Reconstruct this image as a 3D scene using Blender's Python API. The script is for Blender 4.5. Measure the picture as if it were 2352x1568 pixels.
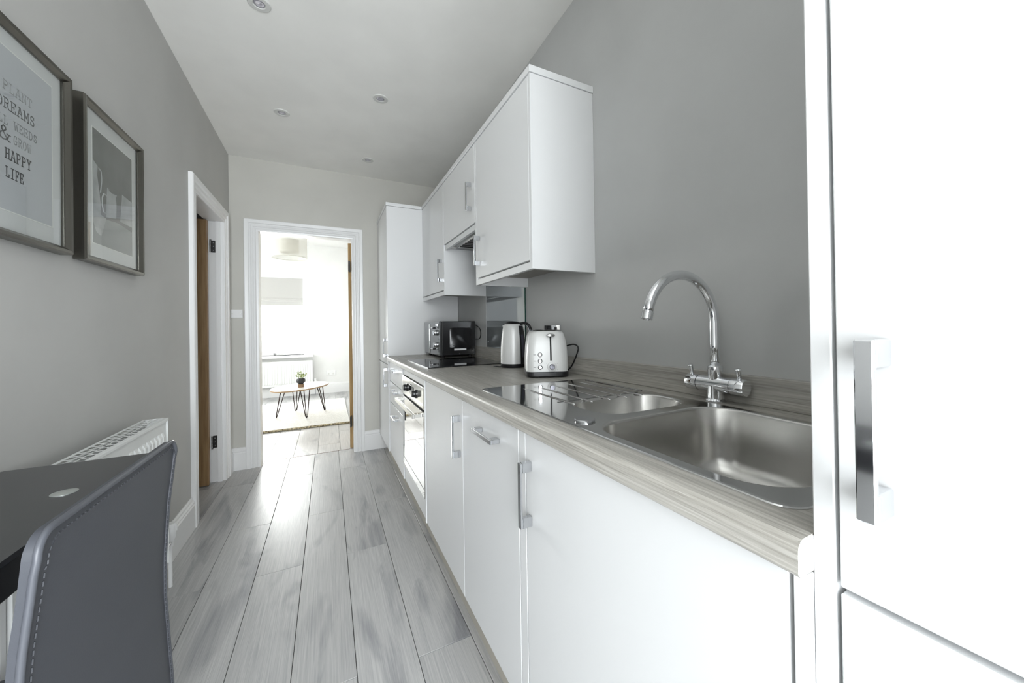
import bpy, bmesh, math, random
from mathutils import Vector, Matrix
random.seed(7)
for o in list(bpy.data.objects): bpy.data.objects.remove(o, do_unlink=True)
SC = bpy.context.scene
COL = SC.collection

# ------------------------------------------------------------------ camera
cam_d = bpy.data.cameras.new('camera'); cam = bpy.data.objects.new('camera', cam_d); COL.objects.link(cam)
cam_d.sensor_width = 36.0; cam_d.lens = 843.515 / 2352 * 36.0
cam_d.shift_x = -12.0 / 2352; cam_d.shift_y = -37.7 / 2352
cam_d.clip_start = 0.02; cam_d.clip_end = 60
cR = Vector((0.88937141, -0.45694904, -0.01469924)); cU = Vector((0.01051484, -0.01169895, 0.99987628)); cF = Vector((0.45706447, 0.88941594, 0.00559997))
M = Matrix((cR, cU, -cF)).transposed().to_4x4(); M.translation = (-1.0106, 0.0, 1.1255)
cam.matrix_world = M
SC.camera = cam

# ------------------------------------------------------------------ world, light, exposure
W = bpy.data.worlds.new('sky'); SC.world = W; W.use_nodes = True
bg = W.node_tree.nodes['Background']; bg.inputs[0].default_value = (0.93, 0.97, 1.0, 1); bg.inputs[1].default_value = 2.4
def area(name, loc, rot, sx, sy, power, color=(1, 1, 1)):
    d = bpy.data.lights.new(name, 'AREA'); d.shape = 'RECTANGLE'; d.size = sx; d.size_y = sy; d.energy = power; d.color = color
    o = bpy.data.objects.new(name, d); COL.objects.link(o); o.location = loc; o.rotation_euler = rot; return o
R90 = math.pi / 2
# daylight entering through the glazed back door of the kitchen and the living room window; an added side fill brightens the living room
area('daylight_kitchen_back', (-1.0, -1.62, 1.25), (R90, 0, 0), 1.5, 2.0, 71, (0.93, 0.955, 1.0))
area('daylight_living_window', (-2.1, 7.78, 1.4), (R90, 0, math.pi), 1.3, 1.3, 100, (1, 1, 0.985))
area('added_fill_living_side', (-3.62, 5.5, 1.45), (R90, 0, -R90), 1.8, 1.5, 18, (1, 1, 0.985))  # added fill from an unseen side, lifts the living room brightness
vs = SC.view_settings; SC.display_settings.display_device = 'sRGB'
vs.view_transform = 'Standard'; vs.look = 'None'; vs.gamma = 1.0; vs.use_curve_mapping = False; vs.exposure = 1.13
SC.cycles.max_bounces = 10; SC.cycles.diffuse_bounces = 6; SC.cycles.glossy_bounces = 5; SC.cycles.transmission_bounces = 6
SC.cycles.transparent_max_bounces = 12; SC.cycles.caustics_reflective = False; SC.cycles.caustics_refractive = False
SC.cycles.sample_clamp_indirect = 6.0

# ------------------------------------------------------------------ materials
MAT = {}
def mat(name, col, rough=0.5, metal=0.0, **kw):
    m = bpy.data.materials.new(name); m.use_nodes = True
    b = m.node_tree.nodes['Principled BSDF']
    b.inputs['Base Color'].default_value = (*col, 1); b.inputs['Roughness'].default_value = rough; b.inputs['Metallic'].default_value = metal
    for k, v in kw.items(): b.inputs[k].default_value = v
    MAT[name] = m; return m
def nodes(m): return m.node_tree.nodes, m.node_tree.links, m.node_tree.nodes['Principled BSDF']
def noise_bump(m, scale, strength, dist=0.002, stretch=None, detail=4, coord='Object'):
    N, Lk, b = nodes(m)
    tc = N.new('ShaderNodeTexCoord'); mp = N.new('ShaderNodeMapping'); nz = N.new('ShaderNodeTexNoise'); bp = N.new('ShaderNodeBump')
    if stretch: mp.inputs['Scale'].default_value = stretch
    nz.inputs['Scale'].default_value = scale; nz.inputs['Detail'].default_value = detail
    bp.inputs['Strength'].default_value = strength; bp.inputs['Distance'].default_value = dist
    Lk.new(tc.outputs[coord], mp.inputs[0]); Lk.new(mp.outputs[0], nz.inputs[0]); Lk.new(nz.outputs[0], bp.inputs['Height']); Lk.new(bp.outputs[0], b.inputs['Normal'])
    return nz
def mottled(m, c0, c1, scale, stretch=None, detail=4, lo=0.35, hi=0.65):
    N, Lk, b = nodes(m)
    tc = N.new('ShaderNodeTexCoord'); mp = N.new('ShaderNodeMapping'); nz = N.new('ShaderNodeTexNoise'); cr = N.new('ShaderNodeValToRGB')
    if stretch: mp.inputs['Scale'].default_value = stretch
    nz.inputs['Scale'].default_value = scale; nz.inputs['Detail'].default_value = detail
    cr.color_ramp.elements[0].position = lo; cr.color_ramp.elements[0].color = (*c0, 1)
    cr.color_ramp.elements[1].position = hi; cr.color_ramp.elements[1].color = (*c1, 1)
    Lk.new(tc.outputs['Object'], mp.inputs[0]); Lk.new(mp.outputs[0], nz.inputs[0]); Lk.new(nz.outputs[0], cr.inputs[0]); Lk.new(cr.outputs[0], b.inputs['Base Color'])
def paint(name, col, rough=0.55, var=0.03):
    m = mat(name, col, rough); c0 = tuple(c * (1 - var) for c in col); c1 = tuple(c * (1 + var) for c in col)
    mottled(m, c0, c1, 3.0); noise_bump(m, 90, 0.06, 0.002); return m
paint('wall_paint', (0.49, 0.485, 0.468)); paint('wall_right_paint', (0.50, 0.503, 0.497)); paint('ceiling_paint', (0.86, 0.85, 0.82), 0.7)
paint('wall_far_paint', (0.545, 0.535, 0.495))
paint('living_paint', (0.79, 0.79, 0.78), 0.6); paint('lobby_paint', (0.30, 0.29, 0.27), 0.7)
m = mat('white_gloss', (0.80, 0.80, 0.80), 0.28); noise_bump(m, 60, 0.02, 0.001)
m = mat('cabinet_white', (0.765, 0.77, 0.775), 0.30); noise_bump(m, 45, 0.015, 0.001)
m = mat('carcass_white', (0.70, 0.71, 0.715), 0.42); noise_bump(m, 45, 0.015, 0.001)
m = mat('radiator_white', (0.78, 0.79, 0.78), 0.32); noise_bump(m, 120, 0.03, 0.001)
mat('chrome_dark_reflection', (0.22, 0.22, 0.25), 0.12, 1.0); mat('chrome', (0.80, 0.81, 0.83), 0.07, 1.0)  # first one: toaster dial chrome, with a dark reflection put into its colour
m = mat('chrome_satin', (0.56, 0.57, 0.59), 0.16, 1.0); noise_bump(m, 200, 0.02, 0.0005)
m = mat('steel_polished', (0.58, 0.58, 0.575), 0.08, 1.0); noise_bump(m, 14, 0.012, 0.001)
m = mat('steel_brushed', (0.62, 0.61, 0.59), 0.24, 1.0); noise_bump(m, 60, 0.10, 0.0006, (2, 2, 60))
m = mat('frame_pewter', (0.165, 0.158, 0.14), 0.26, 1.0); noise_bump(m, 200, 0.10, 0.0006, (1, 20, 20))
m = mat('black_plastic', (0.010, 0.010, 0.011), 0.28); noise_bump(m, 300, 0.02, 0.0004)
mat('black_gloss', (0.006, 0.006, 0.007), 0.06); mat('black_glass', (0.008, 0.008, 0.010), 0.03)
m = mat('microwave_shell', (0.012, 0.012, 0.013), 0.22); noise_bump(m, 150, 0.03, 0.0005)
mat('microwave_door', (0.16, 0.165, 0.17), 0.10, 0.7)
m = mat('appliance_white', (0.69, 0.69, 0.68), 0.34, 0.08); noise_bump(m, 200, 0.02, 0.0004)
mat('oven_fascia', (0.74, 0.73, 0.69), 0.12, 0.75); mat('oven_mirror', (0.60, 0.60, 0.59), 0.03, 1.0)
mat('dark_gap', (0.02, 0.02, 0.02), 0.8); mat('under_floor', (0.03, 0.028, 0.026), 0.9)
mat('white_plastic', (0.80, 0.80, 0.80), 0.3); mat('grey_mark', (0.25, 0.25, 0.25), 0.6); mat('screw', (0.6, 0.6, 0.6), 0.25, 1.0)
m = mat('mat_board', (0.72, 0.72, 0.725), 0.8); noise_bump(m, 300, 0.05, 0.0004)
mat('print_paper', (0.55, 0.56, 0.595), 0.85); mat('print_edge', (0.85, 0.85, 0.83), 0.8)
mat('ink_light', (0.40, 0.405, 0.42), 0.9); mat('ink_mid', (0.15, 0.155, 0.165), 0.9); mat('ink_grey', (0.30, 0.305, 0.32), 0.9); mat('ink_dark', (0.035, 0.035, 0.045), 0.9)
m = mat('photo_backdrop', (0.09, 0.095, 0.095), 0.8); mottled(m, (0.05, 0.054, 0.054), (0.105, 0.11, 0.11), 9)
m = mat('photo_jug', (0.30, 0.31, 0.32), 0.8); mottled(m, (0.27, 0.28, 0.29), (0.46, 0.47, 0.48), 14)
mat('photo_jug_dark', (0.07, 0.07, 0.075), 0.8); mat('photo_cloth', (0.20, 0.21, 0.215), 0.8)
m = mat('table_glass', (0.026, 0.027, 0.030), 0.16); noise_bump(m, 400, 0.01, 0.0003)
mat('table_frame', (0.008, 0.008, 0.010), 0.3); mat('disc_metal', (0.40, 0.42, 0.40), 0.35, 0.4)
m = mat('leather', (0.058, 0.062, 0.074), 0.45); noise_bump(m, 350, 0.18, 0.0006)
m = mat('leather_edge', (0.085, 0.09, 0.105), 0.36); noise_bump(m, 350, 0.12, 0.0006)
mat('thread', (0.045, 0.048, 0.056), 0.6)
m = mat('oak', (0.30, 0.16, 0.055), 0.45)
mottled(m, (0.20, 0.115, 0.048), (0.28, 0.175, 0.080), 6, (14, 14, 0.8), 6); noise_bump(m, 6, 0.1, 0.001, (20, 20, 1))
m = mat('oak_pale', (0.36, 0.23, 0.10), 0.45); mottled(m, (0.30, 0.19, 0.08), (0.42, 0.28, 0.13), 6, (14, 14, 0.8), 6)
mat('hinge_steel', (0.12, 0.12, 0.12), 0.3, 1.0)
m = mat('blind_fabric', (0.50, 0.495, 0.48), 0.9); noise_bump(m, 250, 0.3, 0.001)
m = mat('shade_sheer', (0.66, 0.65, 0.60), 0.9, 0.0); b = m.node_tree.nodes['Principled BSDF']; b.inputs['Alpha'].default_value = 0.5; noise_bump(m, 400, 0.3, 0.001)
m = mat('shade_inner', (0.58, 0.57, 0.52), 0.9); noise_bump(m, 300, 0.2, 0.001)
m = mat('rug_pile', (0.72, 0.68, 0.58), 0.95); mottled(m, (0.68, 0.67, 0.63), (0.80, 0.79, 0.76), 60); noise_bump(m, 150, 1.0, 0.012)
m = mat('rug_edge', (0.30, 0.24, 0.14), 0.95); mottled(m, (0.05, 0.04, 0.025), (0.55, 0.48, 0.32), 60, None, 6); noise_bump(m, 120, 1.0, 0.01)
mat('table_top_white', (0.72, 0.70, 0.65), 0.3); mat('table_edge_ply', (0.34, 0.22, 0.12), 0.5)
mat('leg_iron', (0.03, 0.018, 0.016), 0.4, 0.6)
mat('pot_black', (0.012, 0.012, 0.013), 0.5); mat('wood_stand', (0.20, 0.12, 0.06), 0.5)
m = mat('leaf', (0.30, 0.36, 0.07), 0.5); mottled(m, (0.07, 0.13, 0.015), (0.36, 0.42, 0.09), 40)
mat('soil', (0.03, 0.02, 0.015), 0.95); mat('upvc', (0.80, 0.80, 0.80), 0.3); mat('lens', (0.55, 0.54, 0.60), 0.15, 0.6)
mat('seam', (0.16, 0.11, 0.08), 0.6); mat('plinth_wood', (0.50, 0.47, 0.41), 0.5); mat('ring_off_white', (0.66, 0.66, 0.64), 0.4)
mat('gauge', (0.10, 0.10, 0.125), 0.15); mat('grille_dark', (0.02, 0.02, 0.02), 0.8)
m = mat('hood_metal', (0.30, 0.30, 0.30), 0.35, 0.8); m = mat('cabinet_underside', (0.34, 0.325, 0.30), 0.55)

def glass_mat(name, refl_tint, ior):
    m = bpy.data.materials.new(name); m.use_nodes = True; N = m.node_tree.nodes; Lk = m.node_tree.links; N.clear()
    out = N.new('ShaderNodeOutputMaterial'); mx = N.new('ShaderNodeMixShader'); tr = N.new('ShaderNodeBsdfTransparent'); gl = N.new('ShaderNodeBsdfGlossy'); fr = N.new('ShaderNodeLayerWeight'); fr.inputs[0].default_value = 0.5; pw = N.new('ShaderNodeMath'); pw.operation = 'POWER'; pw.inputs[1].default_value = 5.0; mr = N.new('ShaderNodeMapRange'); mr.inputs[3].default_value = ((ior - 1) / (ior + 1)) ** 2; mr.inputs[4].default_value = 1.0
    tr.inputs[0].default_value = (0.96, 0.97, 0.965, 1); gl.inputs[0].default_value = (*refl_tint, 1); gl.inputs[1].default_value = 0.02
    Lk.new(fr.outputs['Facing'], pw.inputs[0]); Lk.new(pw.outputs[0], mr.inputs[0]); Lk.new(mr.outputs[0], mx.inputs[0]); Lk.new(tr.outputs[0], mx.inputs[1]); Lk.new(gl.outputs[0], mx.inputs[2]); Lk.new(mx.outputs[0], out.inputs[0]); MAT[name] = m
glass_mat('pane_glass', (1, 1, 1), 1.45); glass_mat('picture_glass', (1, 1, 1), 1.45)
m = mat('splash_glass', (0.28, 0.30, 0.31), 0.04, 0.45); m = mat('glass_edge', (0.02, 0.07, 0.055), 0.1)

def worktop_mat():
    m = mat('worktop_oak', (0.40, 0.36, 0.30), 0.36); N, Lk, b = nodes(m)
    tc = N.new('ShaderNodeTexCoord'); mp = N.new('ShaderNodeMapping'); mp.inputs['Scale'].default_value = (60, 1.3, 60)
    n1 = N.new('ShaderNodeTexNoise'); n1.inputs['Scale'].default_value = 4.2; n1.inputs['Detail'].default_value = 8; n1.inputs['Roughness'].default_value = 0.62; n1.inputs['Distortion'].default_value = 0.5
    mp2 = N.new('ShaderNodeMapping'); mp2.inputs['Scale'].default_value = (12, 0.6, 12)
    n2 = N.new('ShaderNodeTexNoise'); n2.inputs['Scale'].default_value = 2.0; n2.inputs['Detail'].default_value = 3
    cr = N.new('ShaderNodeValToRGB'); e = cr.color_ramp.elements; e[0].position = 0.30; e[0].color = (0.25, 0.235, 0.21, 1); e[1].position = 0.70; e[1].color = (0.53, 0.515, 0.48, 1)
    x = e.new(0.5); x.color = (0.39, 0.372, 0.338, 1)
    mx = N.new('ShaderNodeMix'); mx.data_type = 'RGBA'; mx.blend_type = 'OVERLAY'; mx.inputs[0].default_value = 0.30
    bp = N.new('ShaderNodeBump'); bp.inputs['Strength'].default_value = 0.25; bp.inputs['Distance'].default_value = 0.0006
    Lk.new(tc.outputs['Object'], mp.inputs[0]); Lk.new(tc.outputs['Object'], mp2.inputs[0]); Lk.new(mp.outputs[0], n1.inputs[0]); Lk.new(mp2.outputs[0], n2.inputs[0])
    Lk.new(n1.outputs[0], cr.inputs[0]); Lk.new(cr.outputs[0], mx.inputs[6]); Lk.new(n2.outputs[0], mx.inputs[7]); Lk.new(mx.outputs[2], b.inputs['Base Color'])
    Lk.new(n1.outputs[0], bp.inputs['Height']); Lk.new(bp.outputs[0], b.inputs['Normal'])
worktop_mat()
def floor_mat():
    m = mat('floor_plank', (0.35, 0.35, 0.35), 0.34); N, Lk, b = nodes(m)
    tc = N.new('ShaderNodeTexCoord'); oi = N.new('ShaderNodeObjectInfo'); off = N.new('ShaderNodeVectorMath'); off.operation = 'ADD'
    ml = N.new('ShaderNodeMath'); ml.operation = 'MULTIPLY'; ml.inputs[1].default_value = 83.0
    Lk.new(oi.outputs['Random'], ml.inputs[0]); Lk.new(tc.outputs['Object'], off.inputs[0]); Lk.new(ml.outputs[0], off.inputs[1])
    def nz(scale, stretch, detail, dist=0.0, rough=0.5):
        mp = N.new('ShaderNodeMapping'); mp.inputs['Scale'].default_value = stretch; t = N.new('ShaderNodeTexNoise')
        t.inputs['Scale'].default_value = scale; t.inputs['Detail'].default_value = detail; t.inputs['Distortion'].default_value = dist; t.inputs['Roughness'].default_value = rough
        Lk.new(off.outputs[0], mp.inputs[0]); Lk.new(mp.outputs[0], t.inputs[0]); return t
    g = nz(5.0, (46, 0.9, 46), 8, 0.25, 0.65)          # fine grain
    k = nz(1.5, (4.2, 0.95, 4.2), 4, 0.9)              # smoky clouds and cathedral figure
    s = nz(2.2, (5, 2.4, 5), 2, 0.3)                  # knots
    c1 = N.new('ShaderNodeValToRGB'); e = c1.color_ramp.elements; e[0].position = 0.25; e[0].color = (0.34, 0.34, 0.345, 1); e[1].position = 0.70; e[1].color = (0.54, 0.535, 0.525, 1)
    c2 = N.new('ShaderNodeValToRGB'); e = c2.color_ramp.elements; e[0].position = 0.27; e[0].color = (0.40, 0.41, 0.45, 1); e[1].position = 0.47; e[1].color = (1, 1, 1, 1)
    c3 = N.new('ShaderNodeValToRGB'); e = c3.color_ramp.elements; e[0].position = 0.20; e[0].color = (0.42, 0.42, 0.45, 1); e[1].position = 0.27; e[1].color = (1, 1, 1, 1)
    a = N.new('ShaderNodeMix'); a.data_type = 'RGBA'; a.blend_type = 'MULTIPLY'; a.inputs[0].default_value = 0.9
    d = N.new('ShaderNodeMix'); d.data_type = 'RGBA'; d.blend_type = 'MULTIPLY'; d.inputs[0].default_value = 1.0
    hv = N.new('ShaderNodeHueSaturation'); mr = N.new('ShaderNodeMapRange'); mr.inputs[3].default_value = 0.93; mr.inputs[4].default_value = 1.06
    Lk.new(g.outputs[0], c1.inputs[0]); Lk.new(k.outputs[0], c2.inputs[0]); Lk.new(s.outputs[0], c3.inputs[0])
    Lk.new(c1.outputs[0], a.inputs[6]); Lk.new(c2.outputs[0], a.inputs[7]); Lk.new(a.outputs[2], d.inputs[6]); Lk.new(c3.outputs[0], d.inputs[7])
    Lk.new(oi.outputs['Random'], mr.inputs[0]); Lk.new(mr.outputs[0], hv.inputs['Value']); Lk.new(d.outputs[2], hv.inputs['Color']); Lk.new(hv.outputs[0], b.inputs['Base Color'])
    r = nz(7.0, (75, 0.5, 75), 3)
    bp = N.new('ShaderNodeBump'); bp.inputs['Strength'].default_value = 0.30; bp.inputs['Distance'].default_value = 0.0008
    Lk.new(r.outputs[0], bp.inputs['Height']); Lk.new(bp.outputs[0], b.inputs['Normal'])
floor_mat()

# ------------------------------------------------------------------ mesh helpers
class MB:
    """collects shapes in world metres; build() links them as one mesh object"""
    def __init__(s): s.bm = bmesh.new()
    def box(s, x0, x1, y0, y1, z0, z1, bev=0.0, seg=2):
        r = bmesh.ops.create_cube(s.bm, size=1.0); vs_ = r['verts']
        bmesh.ops.scale(s.bm, vec=(abs(x1 - x0), abs(y1 - y0), abs(z1 - z0)), verts=vs_)
        bmesh.ops.translate(s.bm, vec=((x0 + x1) / 2, (y0 + y1) / 2, (z0 + z1) / 2), verts=vs_)
        if bev > 0:
            es = list({e for v in vs_ for e in v.link_edges})
            bmesh.ops.bevel(s.bm, geom=es, offset=bev, segments=seg, affect='EDGES', profile=0.5)
        return s
    def poly(s, pts): 
        s.bm.faces.new([s.bm.verts.new(p) for p in pts]); return s
    def loft(s, rings, cap=True, closed=True):
        vr = [[s.bm.verts.new(p) for p in r] for r in rings]
        for a, b in zip(vr, vr[1:]):
            n = len(a)
            for i in range(n if closed else n - 1):
                j = (i + 1) % n; s.bm.faces.new((a[i], a[j], b[j], b[i]))
        if cap: s.bm.faces.new(vr[0][::-1]); s.bm.faces.new(vr[-1])
        return s
    def lathe(s, prof, c=(0, 0, 0), axis=(0, 0, 1), n=28, cap=True):
        ax = Vector(axis).normalized(); u = ax.orthogonal().normalized(); v = ax.cross(u); c = Vector(c)
        return s.loft([[c + ax * h + (u * math.cos(2 * math.pi * i / n) + v * math.sin(2 * math.pi * i / n)) * r for i in range(n)] for r, h in prof], cap)
    def cyl(s, a, b, r, n=20, r2=None):
        a = Vector(a); b = Vector(b); d = b - a
        return s.lathe([(r, 0), (r if r2 is None else r2, d.length)], a, d, n)
    def tube(s, pts, r, n=12):
        pts = [Vector(p) for p in pts]; rings = []; u = None
        for i, p in enumerate(pts):
            d = (pts[min(i + 1, len(pts) - 1)] - pts[max(i - 1, 0)]).normalized()
            if u is None: u = d.orthogonal().normalized()
            u = (u - d * u.dot(d)).normalized(); v = d.cross(u)
            rr = r[i] if isinstance(r, (list, tuple)) else r
            rings.append([p + (u * math.cos(2 * math.pi * k / n) + v * math.sin(2 * math.pi * k / n)) * rr for k in range(n)])
        return s.loft(rings)
    def build(s, name, m, parent=None, smooth=False, base=None):
        bmesh.ops.recalc_face_normals(s.bm, faces=s.bm.faces)
        me = bpy.data.meshes.new(name); off = Vector(base) if base is not None else None
        root = parent
        while root is not None and root.parent is not None: root = root.parent
        if off is None and root is not None: off = Vector(root['_base']) if '_base' in root else Vector((0, 0, 0))
        if off is None:
            xs = [v.co for v in s.bm.verts]
            off = Vector(((min(c.x for c in xs) + max(c.x for c in xs)) / 2, (min(c.y for c in xs) + max(c.y for c in xs)) / 2, min(c.z for c in xs)))
        bmesh.ops.translate(s.bm, vec=-off, verts=s.bm.verts)
        s.bm.to_mesh(me); s.bm.free(); me.materials.append(MAT[m])
        if smooth:
            for p in me.polygons: p.use_smooth = True
        o = bpy.data.objects.new(name, me); COL.objects.link(o)
        if parent is not None: o.parent = parent
        else: o.location = off; o['_base'] = tuple(off)
        if smooth == 'auto':
            md = o.modifiers.new('split', 'EDGE_SPLIT'); md.split_angle = math.radians(38)
        return o
def spline(pts, per=8):
    """Catmull-Rom through the points"""
    P = [Vector(p) for p in pts]; P = [2 * P[0] - P[1]] + P + [2 * P[-1] - P[-2]]; out = []
    for i in range(1, len(P) - 2):
        a, b, c, d = P[i - 1:i + 3]
        for k in range(per):
            t = k / per; out.append(0.5 * ((2 * b) + (c - a) * t + (2 * a - 5 * b + 4 * c - d) * t * t + (3 * b - a - 3 * c + d) * t ** 3))
    out.append(P[-2]); return out
def rrect(u0, u1, v0, v1, r, seg=6):
    out = []
    for cx, cy, a0 in ((u1 - r, v1 - r, 0), (u0 + r, v1 - r, 90), (u0 + r, v0 + r, 180), (u1 - r, v0 + r, 270)):
        for k in range(seg + 1):
            a = math.radians(a0 + 90 * k / seg); out.append((cx + r * math.cos(a), cy + r * math.sin(a)))
    return out
def thing(name, label, cat, base, group=None):
    o = bpy.data.objects.new(name, None); COL.objects.link(o); o.empty_display_size = 0.05; o.location = base; o['_base'] = tuple(base)
    o['label'] = label; o['category'] = cat
    if group: o['group'] = group
    return o
def tag(o, label, cat, group=None):
    o['label'] = label; o['category'] = cat
    if group: o['group'] = group
    return o
def struct(o, label):
    o['kind'] = 'structure'; o['label'] = label; return o

L, D = -1.7202, 3.707            # left wall, far wall
def ceil_z(y): return 2.6005 - 0.0232 * (y - 2.0)
YB, YL = -1.35, 7.42             # back wall of the kitchen, window wall of the living room

# ------------------------------------------------------------------ room shell
o = MB().box(-3.5, 0.6, YB, YL + 0.3, -0.10, -0.011).build('floor', 'under_floor'); FLOOR = struct(o, 'grey oak plank floor running from kitchen into living room')
PW, PL = 0.1915, 1.26
def plank(x0, x1, y0, y1):
    if y1 - y0 < 0.03 or x1 - x0 < 0.01: return
    p = MB().box(x0 + 0.0009, x1 - 0.0009, y0 + 0.0007, y1 - 0.0007, -0.0105, 0.0, 0.0012, 1)
    o = p.build('plank', 'floor_plank', None, base=((x0 + x1) / 2, (y0 + y1) / 2, 0.0))
    loc = o.location.copy(); o.parent = FLOOR; o.location = loc - FLOOR.location; del o['_base']
joint = {-1: 2.07, 0: 2.585, 1: 2.055, 2: 2.57, 3: 2.045, 4: 2.547, 5: 2.04, 6: 2.6}
for k in range(-7, 7):
    xa = -1.5138 + PW * k; xb = xa + PW; j = joint.get(k, 2.6 if k % 2 else 2.1)
    ya, yb = (YB, 3.815) if k >= -1 else (2.3, 3.815)
    cuts = [ya] + sorted(j + PL * q for q in range(-5, 5) if ya < j + PL * q < yb) + [yb]
    for a, b in zip(cuts, cuts[1:]): plank(xa, xb, a, b)
for k in range(-9, 10):
    xa = -1.5138 + 0.02 + PW * k; xb = xa + PW; j = 4.4 + (k * 0.47) % 1.26
    cuts = [3.822] + sorted(j + PL * q for q in range(-3, 4) if 3.85 < j + PL * q < YL) + [YL]
    for a, b in zip(cuts, cuts[1:]): plank(xa, xb, a, b)
MB().box(-1.523, -0.812, 3.8155, 3.8215, -0.0105, 0.001).build('threshold_strip', 'seam', FLOOR)

c = MB(); za, zb = ceil_z(YB - 0.1), ceil_z(3.83)
c.loft([[(-1.83, YB - 0.1, za), (0.12, YB - 0.1, za), (0.12, YB - 0.1, za + 0.1), (-1.83, YB - 0.1, za + 0.1)], [(-1.83, 3.76, zb), (0.12, 3.76, zb), (0.12, 3.76, zb + 0.1), (-1.83, 3.76, zb + 0.1)]])
CEIL = struct(c.build('ceiling', 'ceiling_paint'), 'smooth off-white kitchen ceiling with recessed downlights')

def wall_with_hole(name, m, axis, t0, t1, a0, a1, z1, holes, label, z0=0.0):
    """axis 'x': slab spans t0..t1 in x and runs along y; holes (a, b, za, zb)"""
    w = MB(); put = (lambda a, b, zc, zd: w.box(t0, t1, a, b, zc, zd)) if axis == 'x' else (lambda a, b, zc, zd: w.box(a, b, t0, t1, zc, zd))
    cur = a0
    for (a, b, zc, zd) in sorted(holes):
        put(cur, a, z0, z1)
        if zc > z0: put(a, b, z0, zc)
        put(a, b, zd, z1); cur = b
    put(cur, a1, z0, z1)
    return struct(w.build(name, m), label)
ZT = 2.72
wall_with_hole('wall_left', 'wall_paint', 'x', L - 0.10, L, YB - 0.1, 3.76, ZT, [(2.83, 3.52, 0, 1.965)], 'grey painted left kitchen wall with side doorway')
wall_with_hole('wall_right', 'wall_right_paint', 'x', 0.0, 0.10, YB - 0.1, 3.76, ZT, [], 'grey painted right kitchen wall behind the worktop')
wall_with_hole('wall_far', 'wall_far_paint', 'y', D, 3.815, -1.8202, 0.10, ZT, [(-1.535, -0.800, 0, 1.966)], 'grey painted far kitchen wall with doorway to living room')
wall_with_hole('wall_back', 'wall_paint', 'y', YB - 0.12, YB, -1.8202, 0.10, ZT, [(-1.65, -0.35, 0.12, 2.2)], 'kitchen back wall with glazed door, behind the camera')
# living room shell
wall_with_hole('wall_living_window', 'living_paint', 'y', YL, YL + 0.28, -3.5, 0.6, ZT, [(-2.72, -1.39, 0.695, 2.06)], 'pale living room wall with window over radiator')
wall_with_hole('wall_living_left', 'living_paint', 'x', -3.5, -3.4, 3.815, YL, ZT, [(4.55, 6.45, 0.75, 2.2)], 'pale left wall of living room with opening for the added side window')
wall_with_hole('wall_living_right', 'living_paint', 'x', 0.5, 0.6, 3.815, YL, ZT, [], 'pale right wall of living room')
wall_with_hole('wall_living_near', 'living_paint', 'y', 3.755, 3.815, -3.5, -1.8202, ZT, [], 'pale near wall of living room beside doorway')
struct(MB().box(0.1, 0.6, 3.755, 3.815, 0, ZT).build('wall_living_near_right', 'living_paint'), 'pale near wall of living room right of doorway')
struct(MB().box(-3.5, 0.6, 3.76, YL + 0.28, 2.62, 2.72).build('ceiling_living', 'living_paint'), 'white living room ceiling with drum pendant')
# lobby behind the side doorway
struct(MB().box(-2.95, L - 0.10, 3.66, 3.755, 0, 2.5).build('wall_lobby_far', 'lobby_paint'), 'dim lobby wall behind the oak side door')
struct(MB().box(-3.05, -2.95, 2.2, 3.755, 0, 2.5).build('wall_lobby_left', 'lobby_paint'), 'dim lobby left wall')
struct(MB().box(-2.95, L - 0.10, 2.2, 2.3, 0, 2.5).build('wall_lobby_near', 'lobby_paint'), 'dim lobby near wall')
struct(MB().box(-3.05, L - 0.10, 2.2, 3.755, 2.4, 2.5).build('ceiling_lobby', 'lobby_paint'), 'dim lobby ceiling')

# ------------------------------------------------------------------ windows
def window(name, label, axis, at, a0, a1, z0, z1, mull, thick=0.06):
    w = MB(); f = 0.055
    def B(a, b, c_, d): 
        if axis == 'y': w.box(a, b, at, at + thick, c_, d, 0.004)
        else: w.box(at, at + thick, a, b, c_, d, 0.004)
    B(a0, a0 + f, z0, z1); B(a1 - f, a1, z0, z1); B(a0 + f, a1 - f, z0, z0 + f); B(a0 + f, a1 - f, z1 - f, z1)
    for mm in mull: B(mm - f / 2, mm + f / 2, z0 + f, z1 - f)
    o = struct(w.build(name, 'upvc'), label)
    edges = [a0 + f] + [q for mm in mull for q in (mm - f / 2, mm + f / 2)] + [a1 - f]
    for i in range(0, len(edges), 2):
        g = MB(); m_ = at + thick / 2
        if axis == 'y': g.box(edges[i], edges[i + 1], m_ - 0.003, m_ + 0.003, z0 + f, z1 - f)
        else: g.box(m_ - 0.003, m_ + 0.003, edges[i], edges[i + 1], z0 + f, z1 - f)
        g.build('pane', 'pane_glass', o)
    return o
window('window_1', 'white framed living room window under the roman blind', 'y', YL + 0.18, -2.72, -1.39, 0.695, 2.06, [-2.05])
window('added_window_2', 'unseen white framed side window, added to let fill light into the living room', 'x', -3.47, 4.55, 6.45, 0.75, 2.2, [5.5])  # unseen window added to go with the side fill light
window('window_3', 'glazed back door of the kitchen, behind the camera', 'y', YB - 0.09, -1.65, -0.35, 0.12, 2.2, [-1.0])
struct(MB().box(-2.85, -1.25, YL - 0.135, YL + 0.19, 0.662, 0.695, 0.006).build('trim_1', 'white_gloss'), 'white window sill board above living room radiator')

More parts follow.
